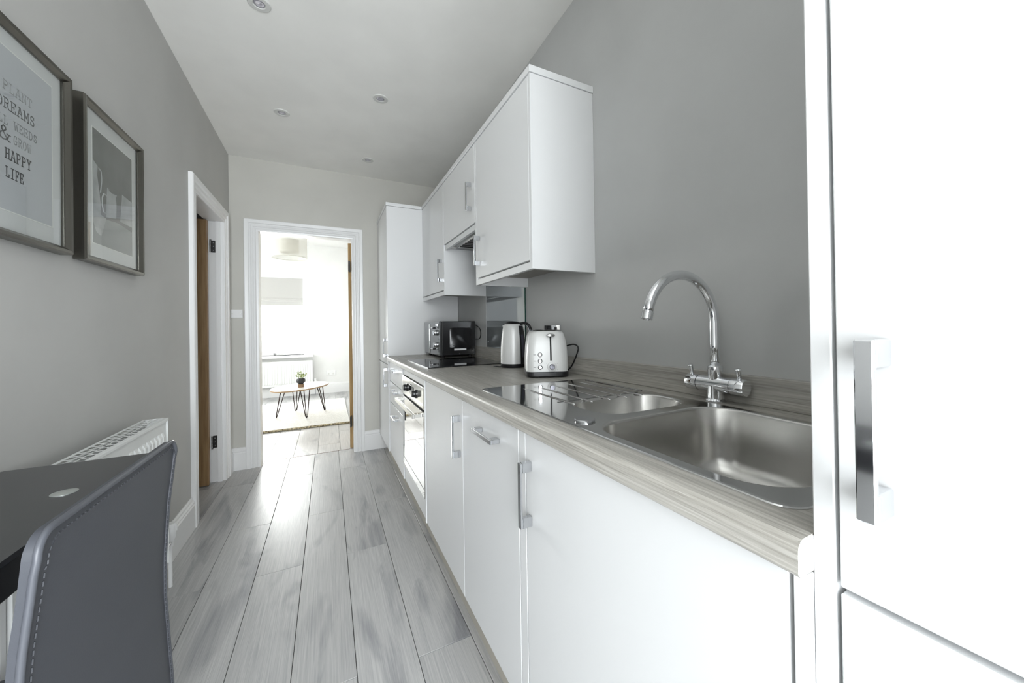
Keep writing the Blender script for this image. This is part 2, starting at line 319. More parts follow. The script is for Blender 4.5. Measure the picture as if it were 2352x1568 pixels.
# ------------------------------------------------------------------ door casings, skirting, doors
ARCH = [(0.0, 0.0), (0.0, 0.012), (0.012, 0.014), (0.020, 0.010), (0.030, 0.010), (0.036, 0.017), (0.046, 0.017), (0.052, 0.013), (0.060, 0.013), (0.066, 0.022), (0.090, 0.024), (0.095, 0.020), (0.095, 0.0)]
def casing(name, a0, a1, zt, P, label):
    """P(a, t, z) maps along-wall, stand-off, height to world"""
    w = MB(); rings = [[P(a0 - o_, t, 0.0), P(a0 - o_, t, zt + o_), P(a1 + o_, t, zt + o_), P(a1 + o_, t, 0.0)] for o_, t in ARCH]
    w.loft(rings, cap=False, closed=False)
    return struct(w.build(name, 'white_gloss'), label)
casing('trim_2', -1.527, -0.815, 1.957, lambda a, t, z: (a, D - t, z), 'white moulded architrave around living room doorway')
casing('trim_3', 2.83, 3.50, 1.957, lambda a, t, z: (L + t, a, z), 'white moulded architrave around side doorway in left wall')
# linings
w = MB().box(-1.545, -1.523, D - 0.008, 3.815, 0, 1.968).box(-0.812, -0.800, D - 0.008, 3.815, 0, 1.968).box(-1.523, -0.812, D - 0.008, 3.815, 1.957, 1.968)
struct(w.build('trim_4', 'white_gloss'), 'white door lining inside living room doorway')
w = MB().box(L - 0.10, L + 0.008, 2.82, 2.842, 0, 1.968).box(L - 0.10, L + 0.008, 3.497, 3.52, 0, 1.968).box(L - 0.10, L + 0.008, 2.842, 3.497, 1.955, 1.968)
w.box(L - 0.040, L - 0.012, 3.483, 3.497, 0, 1.955).box(L - 0.040, L - 0.012, 2.842, 2.856, 0, 1.955)
struct(w.build('trim_5', 'white_gloss'), 'white door lining and stop inside side doorway')
SK = [(0.0, 0.0), (0.018, 0.0), (0.018, 0.135), (0.014, 0.143), (0.016, 0.150), (0.010, 0.160), (0.009, 0.170), (0.004, 0.178), (0.0, 0.178)]
def skirting(name, P, a0, a1, label):
    w = MB(); w.loft([[P(a, t, z) for t, z in SK] for a in (a0, a1)]); return struct(w.build(name, 'white_gloss'), label)
skirting('baseboard_left', lambda a, t, z: (L + t, a, z), YB, 2.735, 'white moulded skirting along left kitchen wall')
skirting('baseboard_left_2', lambda a, t, z: (L + t, a, z), 3.595, D - 0.019, 'short white skirting piece beyond side doorway')
skirting('baseboard_far', lambda a, t, z: (a, D - t, z), L, -1.622, 'white skirting left of living room doorway')
skirting('baseboard_far_2', lambda a, t, z: (a, D - t, z), -0.732, -0.52, 'white skirting right of living room doorway beside tall cabinet')
skirting('baseboard_living', lambda a, t, z: (a, YL - t, z), -3.4, 0.5, 'white skirting along living room window wall')

def hinge(parent, x0, x1, y0, y1, z, pin):
    h = MB().box(x0, x1, y0, y1, z - 0.045, z + 0.045).build('hinge', 'hinge_steel', parent)
    MB().cyl((pin[0], pin[1], z - 0.047), (pin[0], pin[1], z + 0.047), 0.0055, 10).build('hinge_pin', 'hinge_steel', h)
    for dz in (-0.028, 0.0, 0.028):
        MB().cyl(((x0 + x1) / 2, y0 - 0.0008, z + dz), ((x0 + x1) / 2, y0 + 0.001, z + dz), 0.0042, 8).build('screw', 'screw', h)
o = struct(MB().box(-2.49, -1.797, 3.418, 3.453, 0.006, 1.947, 0.002).build('door_1', 'oak'), 'oak veneer side door standing open into the lobby')
hinge(o, -1.788, -1.763, 3.4945, 3.4965, 1.765, (-1.787, 3.470)); hinge(o, -1.788, -1.763, 3.4945, 3.4965, 0.300, (-1.787, 3.470))
w = MB(); w.cyl((-2.43, 3.417, 1.0), (-2.43, 3.37, 1.0), 0.010).cyl((-2.435, 3.372, 1.0), (-2.31, 3.372, 1.0), 0.009).lathe([(0.026, 0), (0.026, 0.008)], (-2.43, 3.418, 1.0), (0, -1, 0)); w.build('handle', 'chrome', o, True)
o = struct(MB().box(-0.840, -0.805, 3.835, 4.535, 0.006, 1.947, 0.002).build('door_2', 'oak_pale', base=(-0.840, 3.835, 0.006)), 'oak veneer living room door standing fully open')
for z in (0.262, 1.72):
    h = MB().box(-0.8148, -0.8125, 3.770, 3.814, z - 0.05, z + 0.05).build('hinge', 'hinge_steel', o); MB().cyl((-0.8210, 3.8265, z - 0.05), (-0.8210, 3.8265, z + 0.05), 0.006, 10).build('hinge_pin', 'hinge_steel', h)
w = MB(); w.cyl((-0.840, 4.47, 1.0), (-0.887, 4.47, 1.0), 0.010).cyl((-0.885, 4.475, 1.0), (-0.885, 4.35, 1.0), 0.009).lathe([(0.026, 0), (0.026, 0.008)], (-0.840, 4.47, 1.0), (-1, 0, 0)); w.build('handle', 'chrome', o, True)
o.rotation_euler = (0, 0, -math.radians(22))

# ------------------------------------------------------------------ kitchen units
def handle(parent, X, Y, Z, length, vertical=True, wdt=0.013, out=0.032, m='chrome_satin'):
    """bow handle of flat chrome bar, standing off a front that faces -x at X"""
    h = MB(); q = length / 2; t = 0.0065; f = 0.024
    if vertical:
        h.box(X - out, X - out + t, Y - wdt / 2, Y + wdt / 2, Z - q, Z + q, 0.0012, 1)
        for s_ in (-1, 1):
            a, b = sorted((Z + s_ * (q - f), Z + s_ * q)); h.box(X - out + t, X, Y - wdt / 2, Y + wdt / 2, a, b, 0.0012, 1)
    else:
        h.box(X - out, X - out + t, Y - q, Y + q, Z - wdt / 2, Z + wdt / 2, 0.0012, 1)
        for s_ in (-1, 1):
            a, b = sorted((Y + s_ * (q - f), Y + s_ * q)); h.box(X - out + t, X, a, b, Z - wdt / 2, Z + wdt / 2, 0.0012, 1)
    return h.build('handle', m, parent)
XD = -0.5818; XU = -0.3069; DT = 0.018
def front(parent, name, X, y0, y1, z0, z1, m='cabinet_white'):
    g = 0.0016
    return MB().box(X, X + DT, y0 + g, y1 - g, z0 + g, z1 - g, 0.0012, 1).build(name, m, parent)

# far tall unit
t = thing('tall_cabinet', 'tall white two-door cabinet at far end of worktop', 'cabinet', (-0.29, 3.39, 0))
XT = -0.5899
MB().box(XT + DT + 0.002, -0.004, 3.104, 3.700, 0.15, 2.1135).build('body', 'carcass_white', t)
MB().box(XT, -0.004, 3.083, 3.1025, 0.15, 2.1135, 0.001, 1).build('end_panel', 'cabinet_white', t)
MB().box(-0.530, -0.514, 3.104, 3.700, 0.0, 0.148).build('plinth', 'plinth_wood', t)
d = front(t, 'door', XT, 3.104, 3.700, 0.84, 2.1125); handle(d, XT, 3.135, 0.975, 0.15)
d = front(t, 'door', XT, 3.104, 3.700, 0.15, 0.836); handle(d, XT, 3.135, 0.735, 0.15)
# wall units
def wall_unit(y0, y1, zb, label, sides, handle_y, handle_z, door_z0):
    t = thing('wall_cabinet', label, 'cabinet', (-0.15, (y0 + y1) / 2, zb), 'white wall cabinets')
    a = y0 + (0.018 if 'near' in sides else 0); b = y1 - (0.018 if 'far' in sides else 0)
    MB().box(XU + DT + 0.010, 0, a + 0.0005, b - 0.0005, door_z0 + 0.030, 2.1135).build('body', 'carcass_white', t)
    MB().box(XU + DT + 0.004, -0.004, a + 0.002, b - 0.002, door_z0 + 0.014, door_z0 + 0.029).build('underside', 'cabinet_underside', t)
    if 'near' in sides: MB().box(XU, 0, y0, y0 + 0.0178, zb, 2.1135, 0.0008, 1).build('end_panel', 'cabinet_white', t)
    if 'far' in sides: MB().box(XU, 0, y1 - 0.0178, y1, zb, 2.1135, 0.0008, 1).build('end_panel', 'cabinet_white', t)
    if zb < 1.6: MB().box(XU, XU + DT, a, b, zb, door_z0 - 0.006, 0.0008, 1).build('light_pelmet', 'cabinet_white', t)
    d = front(t, 'door', XU, a, b, door_z0, 2.1125); handle(d, XU, handle_y, handle_z, 0.155)
    return t
wall_unit(1.233, 1.843, 1.3513, 'largest nearest white wall cabinet above kettle and toaster', ('near', 'far'), 1.789, 1.525, 1.386)
hood_unit = wall_unit(1.8445, 2.4445, 1.66, 'short white wall cabinet over the hob, hiding extractor hood', (), 1.905, 1.845, 1.69)
wall_unit(2.446, 3.0815, 1.3513, 'far white wall cabinet above the microwave next to tall cabinet', ('near',), 2.505, 1.525, 1.386)
t = thing('extractor_hood', 'integrated grey steel extractor hood under short wall cabinet', 'hood', (-0.15, 2.14, 1.655))
MB().box(-0.283, -0.005, 1.85, 2.44, 1.668, 1.6925, 0.002).build('housing', 'hood_metal', t)
MB().box(-0.300, -0.2835, 1.846, 2.443, 1.655, 1.686).build('front_lip', 'carcass_white', t)
f_ = MB().box(-0.235, -0.06, 1.93, 2.36, 1.663, 1.668).build('filter', 'steel_brushed', t)
for i in range(9): MB().box(-0.23, -0.065, 1.945 + i * 0.046, 1.965 + i * 0.046, 1.6605, 1.663).build('filter_slot', 'dark_gap', f_)
for y in (1.905, 2.385): MB().lathe([(0.03, 0), (0.03, 0.005), (0.022, 0.005), (0.022, 0.002)], (-0.265, y, 1.6675), (0, 0, -1), 20).build('lamp', 'ring_off_white', t, True)
# cornice on top of tall unit and wall units
w = MB(); cz0, cz1 = 2.1155, 2.1425
w.box(XU - 0.004, 0, 1.229, 3.079, cz0, cz1, 0.0012, 1); w.box(XT - 0.004, 0, 3.0795, 3.700, cz0, cz1, 0.0012, 1)
tag(w.build('cornice', 'cabinet_white'), 'flat white cornice board running along tops of wall cabinets', 'cornice')

# base units: carcass, fronts, handles
def base_unit(name, y0, y1, label, cat='cabinet', group=None, carc=True, ztop=0.87):
    t = thing(name, label, cat, (-0.29, (y0 + y1) / 2, 0.15), group)
    if carc: MB().box(XD + DT + 0.002, -0.02, y0 + 0.001, y1 - 0.001, 0.15, ztop).build('body', 'carcass_white', t)
    return t
t = base_unit('drawer_cabinet', 2.488, 3.0825, 'white base cabinet with three stacked drawers beside tall cabinet')
for z0, z1, hz in ((0.718, 0.866, 0.822), (0.556, 0.715, 0.672), (0.150, 0.553, 0.480)):
    d = front(t, 'drawer', XD, 2.488, 3.064, z0, z1); handle(d, XD, 2.765, hz, 0.16, False)
t = base_unit('sink_cabinet', 0.2135, 0.800, 'white base cabinet with single door under the sink', carc=False)
w = MB(); w.box(XD + DT + 0.002, -0.02, 0.2145, 0.2325, 0.15, 0.74).box(XD + DT + 0.002, -0.02, 0.781, 0.799, 0.15, 0.74).box(XD + DT + 0.002, -0.02, 0.2325, 0.781, 0.15, 0.168); w.build('body', 'carcass_white', t)
d = front(t, 'door', XD, 0.2155, 0.800, 0.150, 0.866); handle(d, XD, 0.776, 0.726, 0.155)
t = base_unit('dishwasher', 0.8365, 1.2795, 'slim integrated dishwasher behind white door with horizontal handle', 'dishwasher', ztop=0.80)
d = front(t, 'door', XD, 0.8365, 1.2795, 0.150, 0.866); handle(d, XD, 1.030, 0.803, 0.155, False)
t = base_unit('base_cabinet', 1.280, 1.8535, 'white base cabinet with tall handle between oven and dishwasher')
d = front(t, 'door', XD, 1.280, 1.8535, 0.150, 0.866); handle(d, XD, 1.312, 0.726, 0.155)
tag(MB().box(XD, -0.50, 0.8015, 0.8345, 0.15, 0.8705, 0.0008, 1).build('filler_panel', 'cabinet_white'), 'narrow white filler panel between dishwasher and sink door', 'panel')
tag(MB().box(XD, -0.50, 0.1985, 0.2125, 0.15, 0.8705, 0.0008, 1).build('filler_panel', 'cabinet_white'), 'narrow white filler panel between sink door and near tall cabinet', 'panel')

# oven
t = thing('oven', 'built-in single oven with mirrored glass door and two black knobs', 'oven', (-0.29, 2.17, 0.15))
YO0, YO1 = 1.8735, 2.469
MB().box(XD + 0.022, -0.03, YO0, YO1, 0.17, 0.868).build('body', 'carcass_white', t)
MB().box(XD - 0.004, -0.03, 1.855, 1.872, 0.15, 0.8705, 0.0008, 1).build('side_panel', 'cabinet_white', t); MB().box(XD - 0.004, -0.03, 2.4705, 2.4865, 0.15, 0.8705, 0.0008, 1).build('side_panel', 'cabinet_white', t)
MB().box(XD + 0.002, XD + 0.02, YO0, YO1, 0.832, 0.868, 0.0008, 1).build('filler', 'cabinet_white', t)
fp = MB().box(XD - 0.006, XD + 0.02, YO0, YO1, 0.712, 0.826, 0.002).build('control_panel', 'oven_fascia', t)
for y in (2.30, 2.045):
    k = MB(); k.lathe([(0.024, 0), (0.024, 0.006), (0.0195, 0.008), (0.0185, 0.022), (0.016, 0.025)], (XD - 0.006, y, 0.769), (-1, 0, 0), 26); k = k.build('knob', 'black_plastic', fp, 'auto')
    MB().box(XD - 0.038, XD - 0.031, y - 0.004, y + 0.004, 0.749, 0.789, 0.0015).build('grip', 'black_plastic', k) if False else None
MB().box(XD - 0.0075, XD - 0.006, 2.115, 2.235, 0.745, 0.795).build('clock_display', 'black_glass', fp)
MB().box(XD + 0.004, XD + 0.02, YO0, YO1, 0.700, 0.711).build('vent_gap', 'dark_gap', t)
dr = MB().box(XD - 0.006, XD + 0.02, YO0, YO1, 0.262, 0.698, 0.002).build('door', 'oven_mirror', t)
h = MB(); h.box(XD - 0.058, XD - 0.044, 1.90, 2.443, 0.668, 0.690, 0.002); 
for y in (1.913, 2.43): h.box(XD - 0.044, XD - 0.006, y - 0.012, y + 0.012, 0.671, 0.688, 0.0015)
h.build('handle', 'oven_fascia', dr)
MB().box(XD - 0.004, XD + 0.02, YO0, YO1, 0.238, 0.259, 0.001).build('bottom_trim', 'white_gloss', t)
MB().box(XD + 0.004, XD + 0.02, YO0, YO1, 0.15, 0.235, 0.001).build('bottom_panel', 'cabinet_white', t)
tag(MB().box(-0.530, -0.514, 0.199, 3.082, 0.0, 0.148).build('plinth', 'plinth_wood'), 'long pale plinth board beneath base cabinets', 'plinth')

# near tall unit
XN = -0.5732
t = thing('tall_cabinet', 'very large bright white tall cabinet filling the right foreground', 'cabinet', (-0.29, -0.1, 0))
MB().box(XN, -0.004, 0.1795, 0.1978, 0.0, 2.55, 0.0012, 1).build('end_panel', 'cabinet_white', t)
MB().box(XN + DT + 0.002, -0.004, -0.44, 0.1785, 0.10, 2.55).build('body', 'carcass_white', t)
d = front(t, 'door', XN, -0.44, 0.1775, 0.8685, 2.54); handle(d, XN, 0.143, 1.033, 0.155, True, 0.0135, 0.036, 'chrome')
front(t, 'door', XN, -0.44, 0.1775, 0.12, 0.8655)
MB().box(XN + 0.06, XN + 0.075, -0.44, 0.1775, 0, 0.10).build('plinth', 'cabinet_white', t)

# ------------------------------------------------------------------ worktop with sink cut-out, upstand
XW = -0.6008
SX0, SX1, SY0, SY1 = -0.545, -0.087, 0.225, 1.207     # sink outline
HX0, HX1, HY0, HY1 = -0.535, -0.097, 0.235, 1.197     # hole
w = MB(); r = 0.012
prof = [(HX0, 0.8725), (HX0, 0.910)] + [(XW + r - r * math.sin(a), 0.910 - r + r * math.cos(a)) for a in [math.radians(q) for q in (0, 18, 36, 54, 72, 90)]] + [(XW, 0.8765), (XW + 0.004, 0.8725)]
ys = [0.1985, HY0, HY1, 3.081]
w.loft([[(x, y, z) for x, z in prof] for y in (0.1985, 3.081)])
w.box(HX0, HX1, 0.1985, HY0, 0.8725, 0.910).box(HX0, HX1, HY1, 3.081, 0.8725, 0.910).box(HX1, -0.0005, 0.1985, 3.081, 0.8725, 0.910)
bmesh.ops.remove_doubles(w.bm, verts=w.bm.verts, dist=1e-5)
WT = w.build('worktop', 'worktop_oak', base=(0, 0, 0.8725)); tag(WT, 'long pale grey-oak laminate worktop along the right wall', 'worktop')
MB().box(XW + 0.004, -0.001, 0.1979, 0.1984, 0.8735, 0.9085).build('painted_end_glare', 'white_gloss', WT)  # white colour stands in for glare on the worktop's cut end
tag(MB().box(-0.018, -0.0005, 0.1985, 3.081, 0.9103, 0.987, 0.0012, 1).build('upstand', 'worktop_oak', base=(0, 0, 0.91)), 'oak-effect upstand strip behind sink and hob', 'upstand')

# ------------------------------------------------------------------ sink
t = thing('kitchen_sink', 'stainless steel one-and-a-half bowl sink with ridged drainer', 'sink', (-0.32, 0.7, 0.91))
B1 = rrect(-0.432, -0.118, 0.672, 0.862, 0.075, 8); B2 = rrect(-0.522, -0.108, 0.250, 0.640, 0.085, 8); OUT = rrect(SX0, SX1, SY0, SY1, 0.035, 6)
zd = 0.9128
dk = MB(); bm = dk.bm
def ring_edges(pts, z):
    vv = [bm.verts.new((x, y, z)) for x, y in pts]; return [bm.edges.new((vv[i], vv[(i + 1) % len(vv)])) for i in range(len(vv))]
es = ring_edges(rrect(SX0 + 0.004, SX1 - 0.004, SY0 + 0.004, SY1 - 0.004, 0.031, 6), zd) + ring_edges(B1, zd) + ring_edges(B2, zd)
bmesh.ops.triangle_fill(bm, use_beauty=True, use_dissolve=False, edges=es)
dk.loft([[(x, y, zd) for x, y in rrect(SX0 + 0.004, SX1 - 0.004, SY0 + 0.004, SY1 - 0.004, 0.031, 6)], [(x, y, zd - 0.0008) for x, y in rrect(SX0 + 0.0015, SX1 - 0.0015, SY0 + 0.0015, SY1 - 0.0015, 0.0335, 6)], [(x, y, 0.9104) for x, y in OUT]], cap=False)
dk.build('deck', 'steel_polished', t)
def bowl(name, x0, x1, y0, y1, r, depth):
    b = MB(); rings = []
    def rr(ins, z): rings.append([(x, y, z) for x, y in rrect(x0 + ins, x1 - ins, y0 + ins, y1 - ins, max(r - ins * 0.6, 0.02), 8)])
    for a in (0, 30, 60, 90): rr(0.007 * math.sin(math.radians(a)), zd - 0.007 * (1 - math.cos(math.radians(a))))
    rr(0.011, zd - depth * 0.5); rr(0.016, zd - depth + 0.045)
    for a in (20, 40, 60, 80, 90): rr(0.016 + 0.045 * (1 - math.cos(math.radians(a))), zd - depth + 0.045 - 0.045 * math.sin(math.radians(a)))
    b.loft(rings, cap=False); b.bm.faces.new([b.bm.verts.new(p) for p in rings[-1]]); bmesh.ops.remove_doubles(b.bm, verts=b.bm.verts, dist=1e-5)
    o = b.build(name, 'steel_brushed', t, True)
    cx, cy = (x0 + x1) / 2, (y0 + y1) / 2
    MB().lathe([(0.042, 0), (0.042, 0.002), (0.034, 0.003), (0.030, -0.001)], (cx, cy, zd - depth + 0.0002), n=28).build('drain', 'chrome', o, True)
bowl('half_bowl', -0.432, -0.118, 0.672, 0.862, 0.075, 0.105); bowl('main_bowl', -0.522, -0.108, 0.250, 0.640, 0.085, 0.165)
for x, ya in ((-0.470, 1.06), (-0.414, 1.125), (-0.353, 1.135), (-0.289, 1.145), (-0.225, 1.15), (-0.163, 1.155)):
    if x < -0.45: continue
    b = MB(); n = 10; rings = []
    for yy, rr_ in ((0.822, 0.001), (0.825, 0.0042), (0.832, 0.0048), (ya - 0.06, 0.0040), (ya, 0.0008)):
        rings.append([(x + rr_ * 1.1 * math.cos(math.pi * k / n), yy, zd - 0.0006 + rr_ * 0.8 * math.sin(math.pi * k / n)) for k in range(n + 1)])
    b.loft(rings, closed=False, cap=False); b.build('drainer_ridge', 'steel_polished', t, True)
MB().box(-0.440, -0.135, 0.868, 0.872, zd, zd + 0.0016, 0.0006).build('drainer_step', 'steel_polished', t)
MB().box(-0.112, -0.104, 0.88, 1.17, zd, zd + 0.003, 0.001).build('drainer_rim', 'steel_polished', t)
MB().lathe([(0.0225, 0), (0.0235, 0.0035), (0.0215, 0.0052), (0.0, 0.0055)], (-0.500, 0.668, zd), n=32, cap=False).build('waste_control_knob', 'chrome_satin', t, 'auto')

# ------------------------------------------------------------------ tap
tx, ty = -0.050, 0.662
t = thing('kitchen_tap', 'chrome swan-neck mixer tap with two lever handles behind sink', 'tap', (tx, ty, 0.910))
MB().lathe([(0.0265, 0), (0.0265, 0.004), (0.023, 0.008), (0.022, 0.030), (0.0225, 0.045)], (tx, ty, 0.9104), n=28).build('base', 'chrome', t, 'auto')
MB().lathe([(0.0215, -0.048), (0.0215, 0.048)], (tx, ty, 0.958), (0, 1, 0), 28).build('body', 'chrome', t, 'auto')
MB().lathe([(0.017, 0), (0.0195, 0.022), (0.0195, 0.040), (0.0165, 0.043)], (tx, ty, 0.968), n=28).build('collar', 'chrome', t, 'auto')
for s_ in (-1, 1):
    k = MB().lathe([(0.0222, 0.0), (0.0222, 0.034), (0.0205, 0.0365), (0.006, 0.037)], (tx, ty + s_ * 0.0495, 0.958), (0, s_, 0), 28).build('valve_cap', 'chrome', t, 'auto')
    q = MB(); yl = ty + s_ * 0.071
    q.tube([(tx - 0.004, yl, 0.975), (tx - 0.006, yl, 0.990), (tx - 0.009, yl, 1.004), (tx - 0.010, yl, 1.008)], [0.0052, 0.0058, 0.0066, 0.0066], 14); q.build('lever', 'chrome', k, True)
R_ = 0.122; zc = 1.130; pts = [(tx, ty, 1.005), (tx, ty, 1.07), (tx, ty, zc)]
dirx, diry = -0.995, 0.06
for i in range(1, 21):
    a = 0.93 * math.pi * i / 20; off_ = R_ - R_ * math.cos(a); pts.append((tx + dirx * off_, ty + diry * off_, zc + R_ * math.sin(a) * 1.05))
e_ = Vector(pts[-1]); ed = (e_ - Vector(pts[-2])).normalized()
sp = MB().tube(pts, 0.0128, 20).build('spout', 'chrome', t, True)
MB().lathe([(0.0142, 0), (0.0142, 0.020), (0.0115, 0.0205), (0.010, 0.018)], e_ - ed * 0.002, ed, 24).build('aerator', 'chrome', sp, 'auto')

# ------------------------------------------------------------------ hob, splashback, socket
t = thing('hob', 'black glass induction hob set flat in the worktop', 'hob', (-0.3, 2.27, 0.91))
MB().box(-0.537, -0.062, 1.973, 2.548, 0.9104, 0.9142, 0.0012, 2).build('glass_top', 'black_glass', t)
MB().box(-0.5385, -0.5372, 1.973, 2.548, 0.9104, 0.9145).build('edge_trim', 'chrome_satin', t)
t = thing('splashback', 'grey mirror-like glass splashback behind the hob', 'splashback', (-0.004, 2.14, 0.988))
MB().box(-0.0075, -0.0005, 1.857, 2.431, 0.9885, 1.657).build('glass_panel', 'splash_glass', t)
MB().box(-0.0077, -0.0004, 1.8545, 1.8568, 0.9885, 1.657).build('glass_edge', 'glass_edge', t); MB().box(-0.0085, -0.0004, 2.4312, 2.4345, 0.9885, 1.35).build('edge_seal', 'white_plastic', t)
for y, z in ((2.40, 1.025), (1.89, 1.025)): MB().lathe([(0.007, 0), (0.007, 0.002), (0.004, 0.0045)], (-0.0077, y, z), (-1, 0, 0), 16).build('screw', 'chrome', t, True)
t = thing('double_socket', 'polished steel double socket on wall behind toaster', 'socket', (-0.005, 1.57, 1.05))
MB().box(-0.008, -0.0005, 1.498, 1.643, 1.049, 1.134, 0.002).build('face_plate', 'chrome', t)
for y in (1.535, 1.606):
    MB().box(-0.0095, -0.008, y - 0.010, y + 0.010, 1.103, 1.123, 0.0008).build('rocker_switch', 'black_plastic', t)
    MB().box(-0.0088, -0.008, y - 0.018, y + 0.018, 1.058, 1.096).build('outlet', 'black_plastic', t)
MB().lathe([(0.004, 0), (0.004, 0.0012)], (-0.008, 1.5705, 1.112), (-1, 0, 0), 12).build('screw', 'screw', t)

# ------------------------------------------------------------------ toaster
fx, fy = cF.x, cF.y; n_ = math.hypot(fx, fy); A_ = Vector((0.43, 0.903, 0)).normalized(); P_ = Vector((A_.y, -A_.x, 0))
T0 = Vector((-0.188, 1.322, 0.9104))                    # foot of the control face
def TP(u, v, z): return T0 + P_ * u + A_ * v + Vector((0, 0, z))
t = thing('toaster', 'white two-slice toaster with black base and control dial', 'toaster', tuple(T0 + A_ * 0.105))
LEN = 0.212
def tring(hw, ins, z, rr_): return [TP(u, v, z) for u, v in rrect(-hw, hw, ins, LEN - ins, rr_, 6)]
MB().loft([tring(0.088, 0.002, 0.002, 0.032), tring(0.092, -0.002, 0.006, 0.034), tring(0.0925, -0.002, 0.022, 0.034), tring(0.0905, 0.0, 0.0245, 0.034)]).build('base', 'black_plastic', t, 'auto')
body = MB().loft([tring(0.0905, 0.0, 0.0247, 0.034), tring(0.0900, 0.001, 0.08, 0.034), tring(0.0870, 0.004, 0.13, 0.036), tring(0.0805, 0.009, 0.170, 0.038), tring(0.0745, 0.014, 0.188, 0.040), tring(0.067, 0.020, 0.196, 0.042)]).build('body', 'appliance_white', t, 'auto')
MB().loft([tring(0.067, 0.020, 0.1962, 0.042), tring(0.063, 0.024, 0.2005, 0.04)]).build('top_plate', 'chrome_satin', t, 'auto')
for u in (-0.028, 0.028): 
    MB().loft([[TP(u + a, v, z) for a, v in rrect(-0.013, 0.013, 0.045, LEN - 0.045, 0.004, 3)] for z in (0.2006, 0.2012)]).build('bread_slot', 'dark_gap', t)
def fface(z): 
    zs = [(0.0247, 0.0), (0.08, 0.001), (0.13, 0.004), (0.170, 0.009), (0.188, 0.014)]
    for (za_, a), (zb_, b_) in zip(zs, zs[1:]):
        if za_ <= z <= zb_: return a + (b_ - a) * (z - za_) / (zb_ - za_)
    return 0.0
uc = 0.013
s_ = MB(); zz = [0.072, 0.09, 0.11, 0.13, 0.15, 0.170]
s_.loft([[TP(uc - 0.0035, fface(z) - 0.0006, z), TP(uc + 0.0035, fface(z) - 0.0006, z), TP(uc + 0.0035, fface(z) + 0.004, z), TP(uc - 0.0035, fface(z) + 0.004, z)] for z in zz]); s_.build('lever_slot', 'dark_gap', t)
s_ = MB(); lz = 0.178
s_.loft([[TP(uc + 0.0185 * k * math.cos(a), fface(lz) + dv, lz + 0.0075 * k * math.sin(a)) for a in [2 * math.pi * i / 24 for i in range(24)]] for dv, k in ((0.002, 0.5), (-0.006, 0.6), (-0.009, 0.97), (-0.016, 1.0), (-0.019, 0.8))]); s_.build('lever', 'chrome', t, True)
for i, z in enumerate((0.097, 0.0705, 0.044)):
    pb = TP(-0.033, fface(z) - 0.0002, z); k = MB().lathe([(0.0098, 0), (0.0098, 0.002), (0.0078, 0.0026)], pb, -A_, 22).build('button', 'hinge_steel', t, 'auto')
    MB().lathe([(0.0072, 0.001), (0.0072, 0.0045), (0.0055, 0.006)], pb, -A_, 20).build('cap', 'chrome', k, 'auto')
    MB().loft([[TP(u, fface(z) - 0.0006, z + dz) for u, dz in ((-0.061, -0.0013), (-0.050, -0.0013), (-0.050, 0.0013), (-0.061, 0.0013))], [TP(u, fface(z) + 0.001, z + dz) for u, dz in ((-0.061, -0.0013), (-0.050, -0.0013), (-0.050, 0.0013), (-0.061, 0.0013))]]).build('print_mark', 'grey_mark', k)
pd = TP(uc + 0.004, fface(0.046) - 0.0002, 0.046)
dl = MB().lathe([(0.0205, 0), (0.0205, 0.003), (0.0185, 0.0042), (0.0125, 0.0045)], pd, -A_, 32).build('dial_ring', 'white_plastic', t, 'auto')
MB().lathe([(0.0115, 0.004), (0.0115, 0.014), (0.010, 0.016)], pd, -A_, 28).build('dial_knob', 'chrome_dark_reflection', dl, 'auto')
for i in range(6):
    a = math.radians(-60 + i * 60); q = pd + P_ * (0.026 * math.sin(a)) + Vector((0, 0, 0.026 * math.cos(a)))
    MB().cyl(q + A_ * 0.001, q - A_ * 0.0008, 0.0009, 8).build('dial_mark', 'grey_mark', dl)
cab = spline([(-0.080, 1.415, 1.018), (-0.060, 1.385, 1.034), (-0.040, 1.342, 1.045), (-0.033, 1.318, 1.030), (-0.034, 1.338, 0.985), (-0.042, 1.365, 0.940), (-0.060, 1.40, 0.916), (-0.085, 1.43, 0.915)], 8)
MB().tube(cab, 0.0033, 10).build('power_cord', 'black_plastic', t, True)

# ------------------------------------------------------------------ kettle
K0 = Vector((-0.118, 1.79, 0.9104)); Hd = (cR * 0.93 - cF * 0.37); Hd.z = 0; Hd.normalize(); Hs = Vector((-Hd.y, Hd.x, 0))
t = thing('kettle', 'white cordless kettle with black handle behind toaster', 'kettle', tuple(K0))
MB().lathe([(0.066, 0), (0.069, 0.004), (0.0695, 0.018), (0.067, 0.020)], K0, n=36).build('power_base', 'black_plastic', t, 'auto')
kp = [(0.0685, 0.0205), (0.0688, 0.06), (0.067, 0.11), (0.0625, 0.16), (0.057, 0.20), (0.052, 0.222), (0.044, 0.232)]
MB().lathe(kp, K0, n=40).build('body', 'appliance_white', t, 'auto')
MB().lathe([(0.045, 0.2315), (0.040, 0.240), (0.025, 0.246), (0.0, 0.248)], K0, n=32, cap=False).build('lid', 'black_plastic', t, True)
def krad(z):
    for (r0, z0), (r1, z1) in zip(kp, kp[1:]):
        if z0 <= z <= z1: return r0 + (r1 - r0) * (z - z0) / (z1 - z0)
    return kp[-1][0]
def kpatch(name, a0, a1, z0, z1, dr_, m, parent, nz=14, na=10):
    rings = []
    for i in range(nz + 1):
        z = z0 + (z1 - z0) * i / nz; rr_ = krad(z) + dr_
        rings.append([K0 + (Hd * math.cos(a) + Hs * math.sin(a)) * rr_ + Vector((0, 0, z)) for a in [math.radians(a0 + (a1 - a0) * k / na) for k in range(na + 1)]])
    return MB().loft(rings, cap=False, closed=False).build(name, m, parent, True)
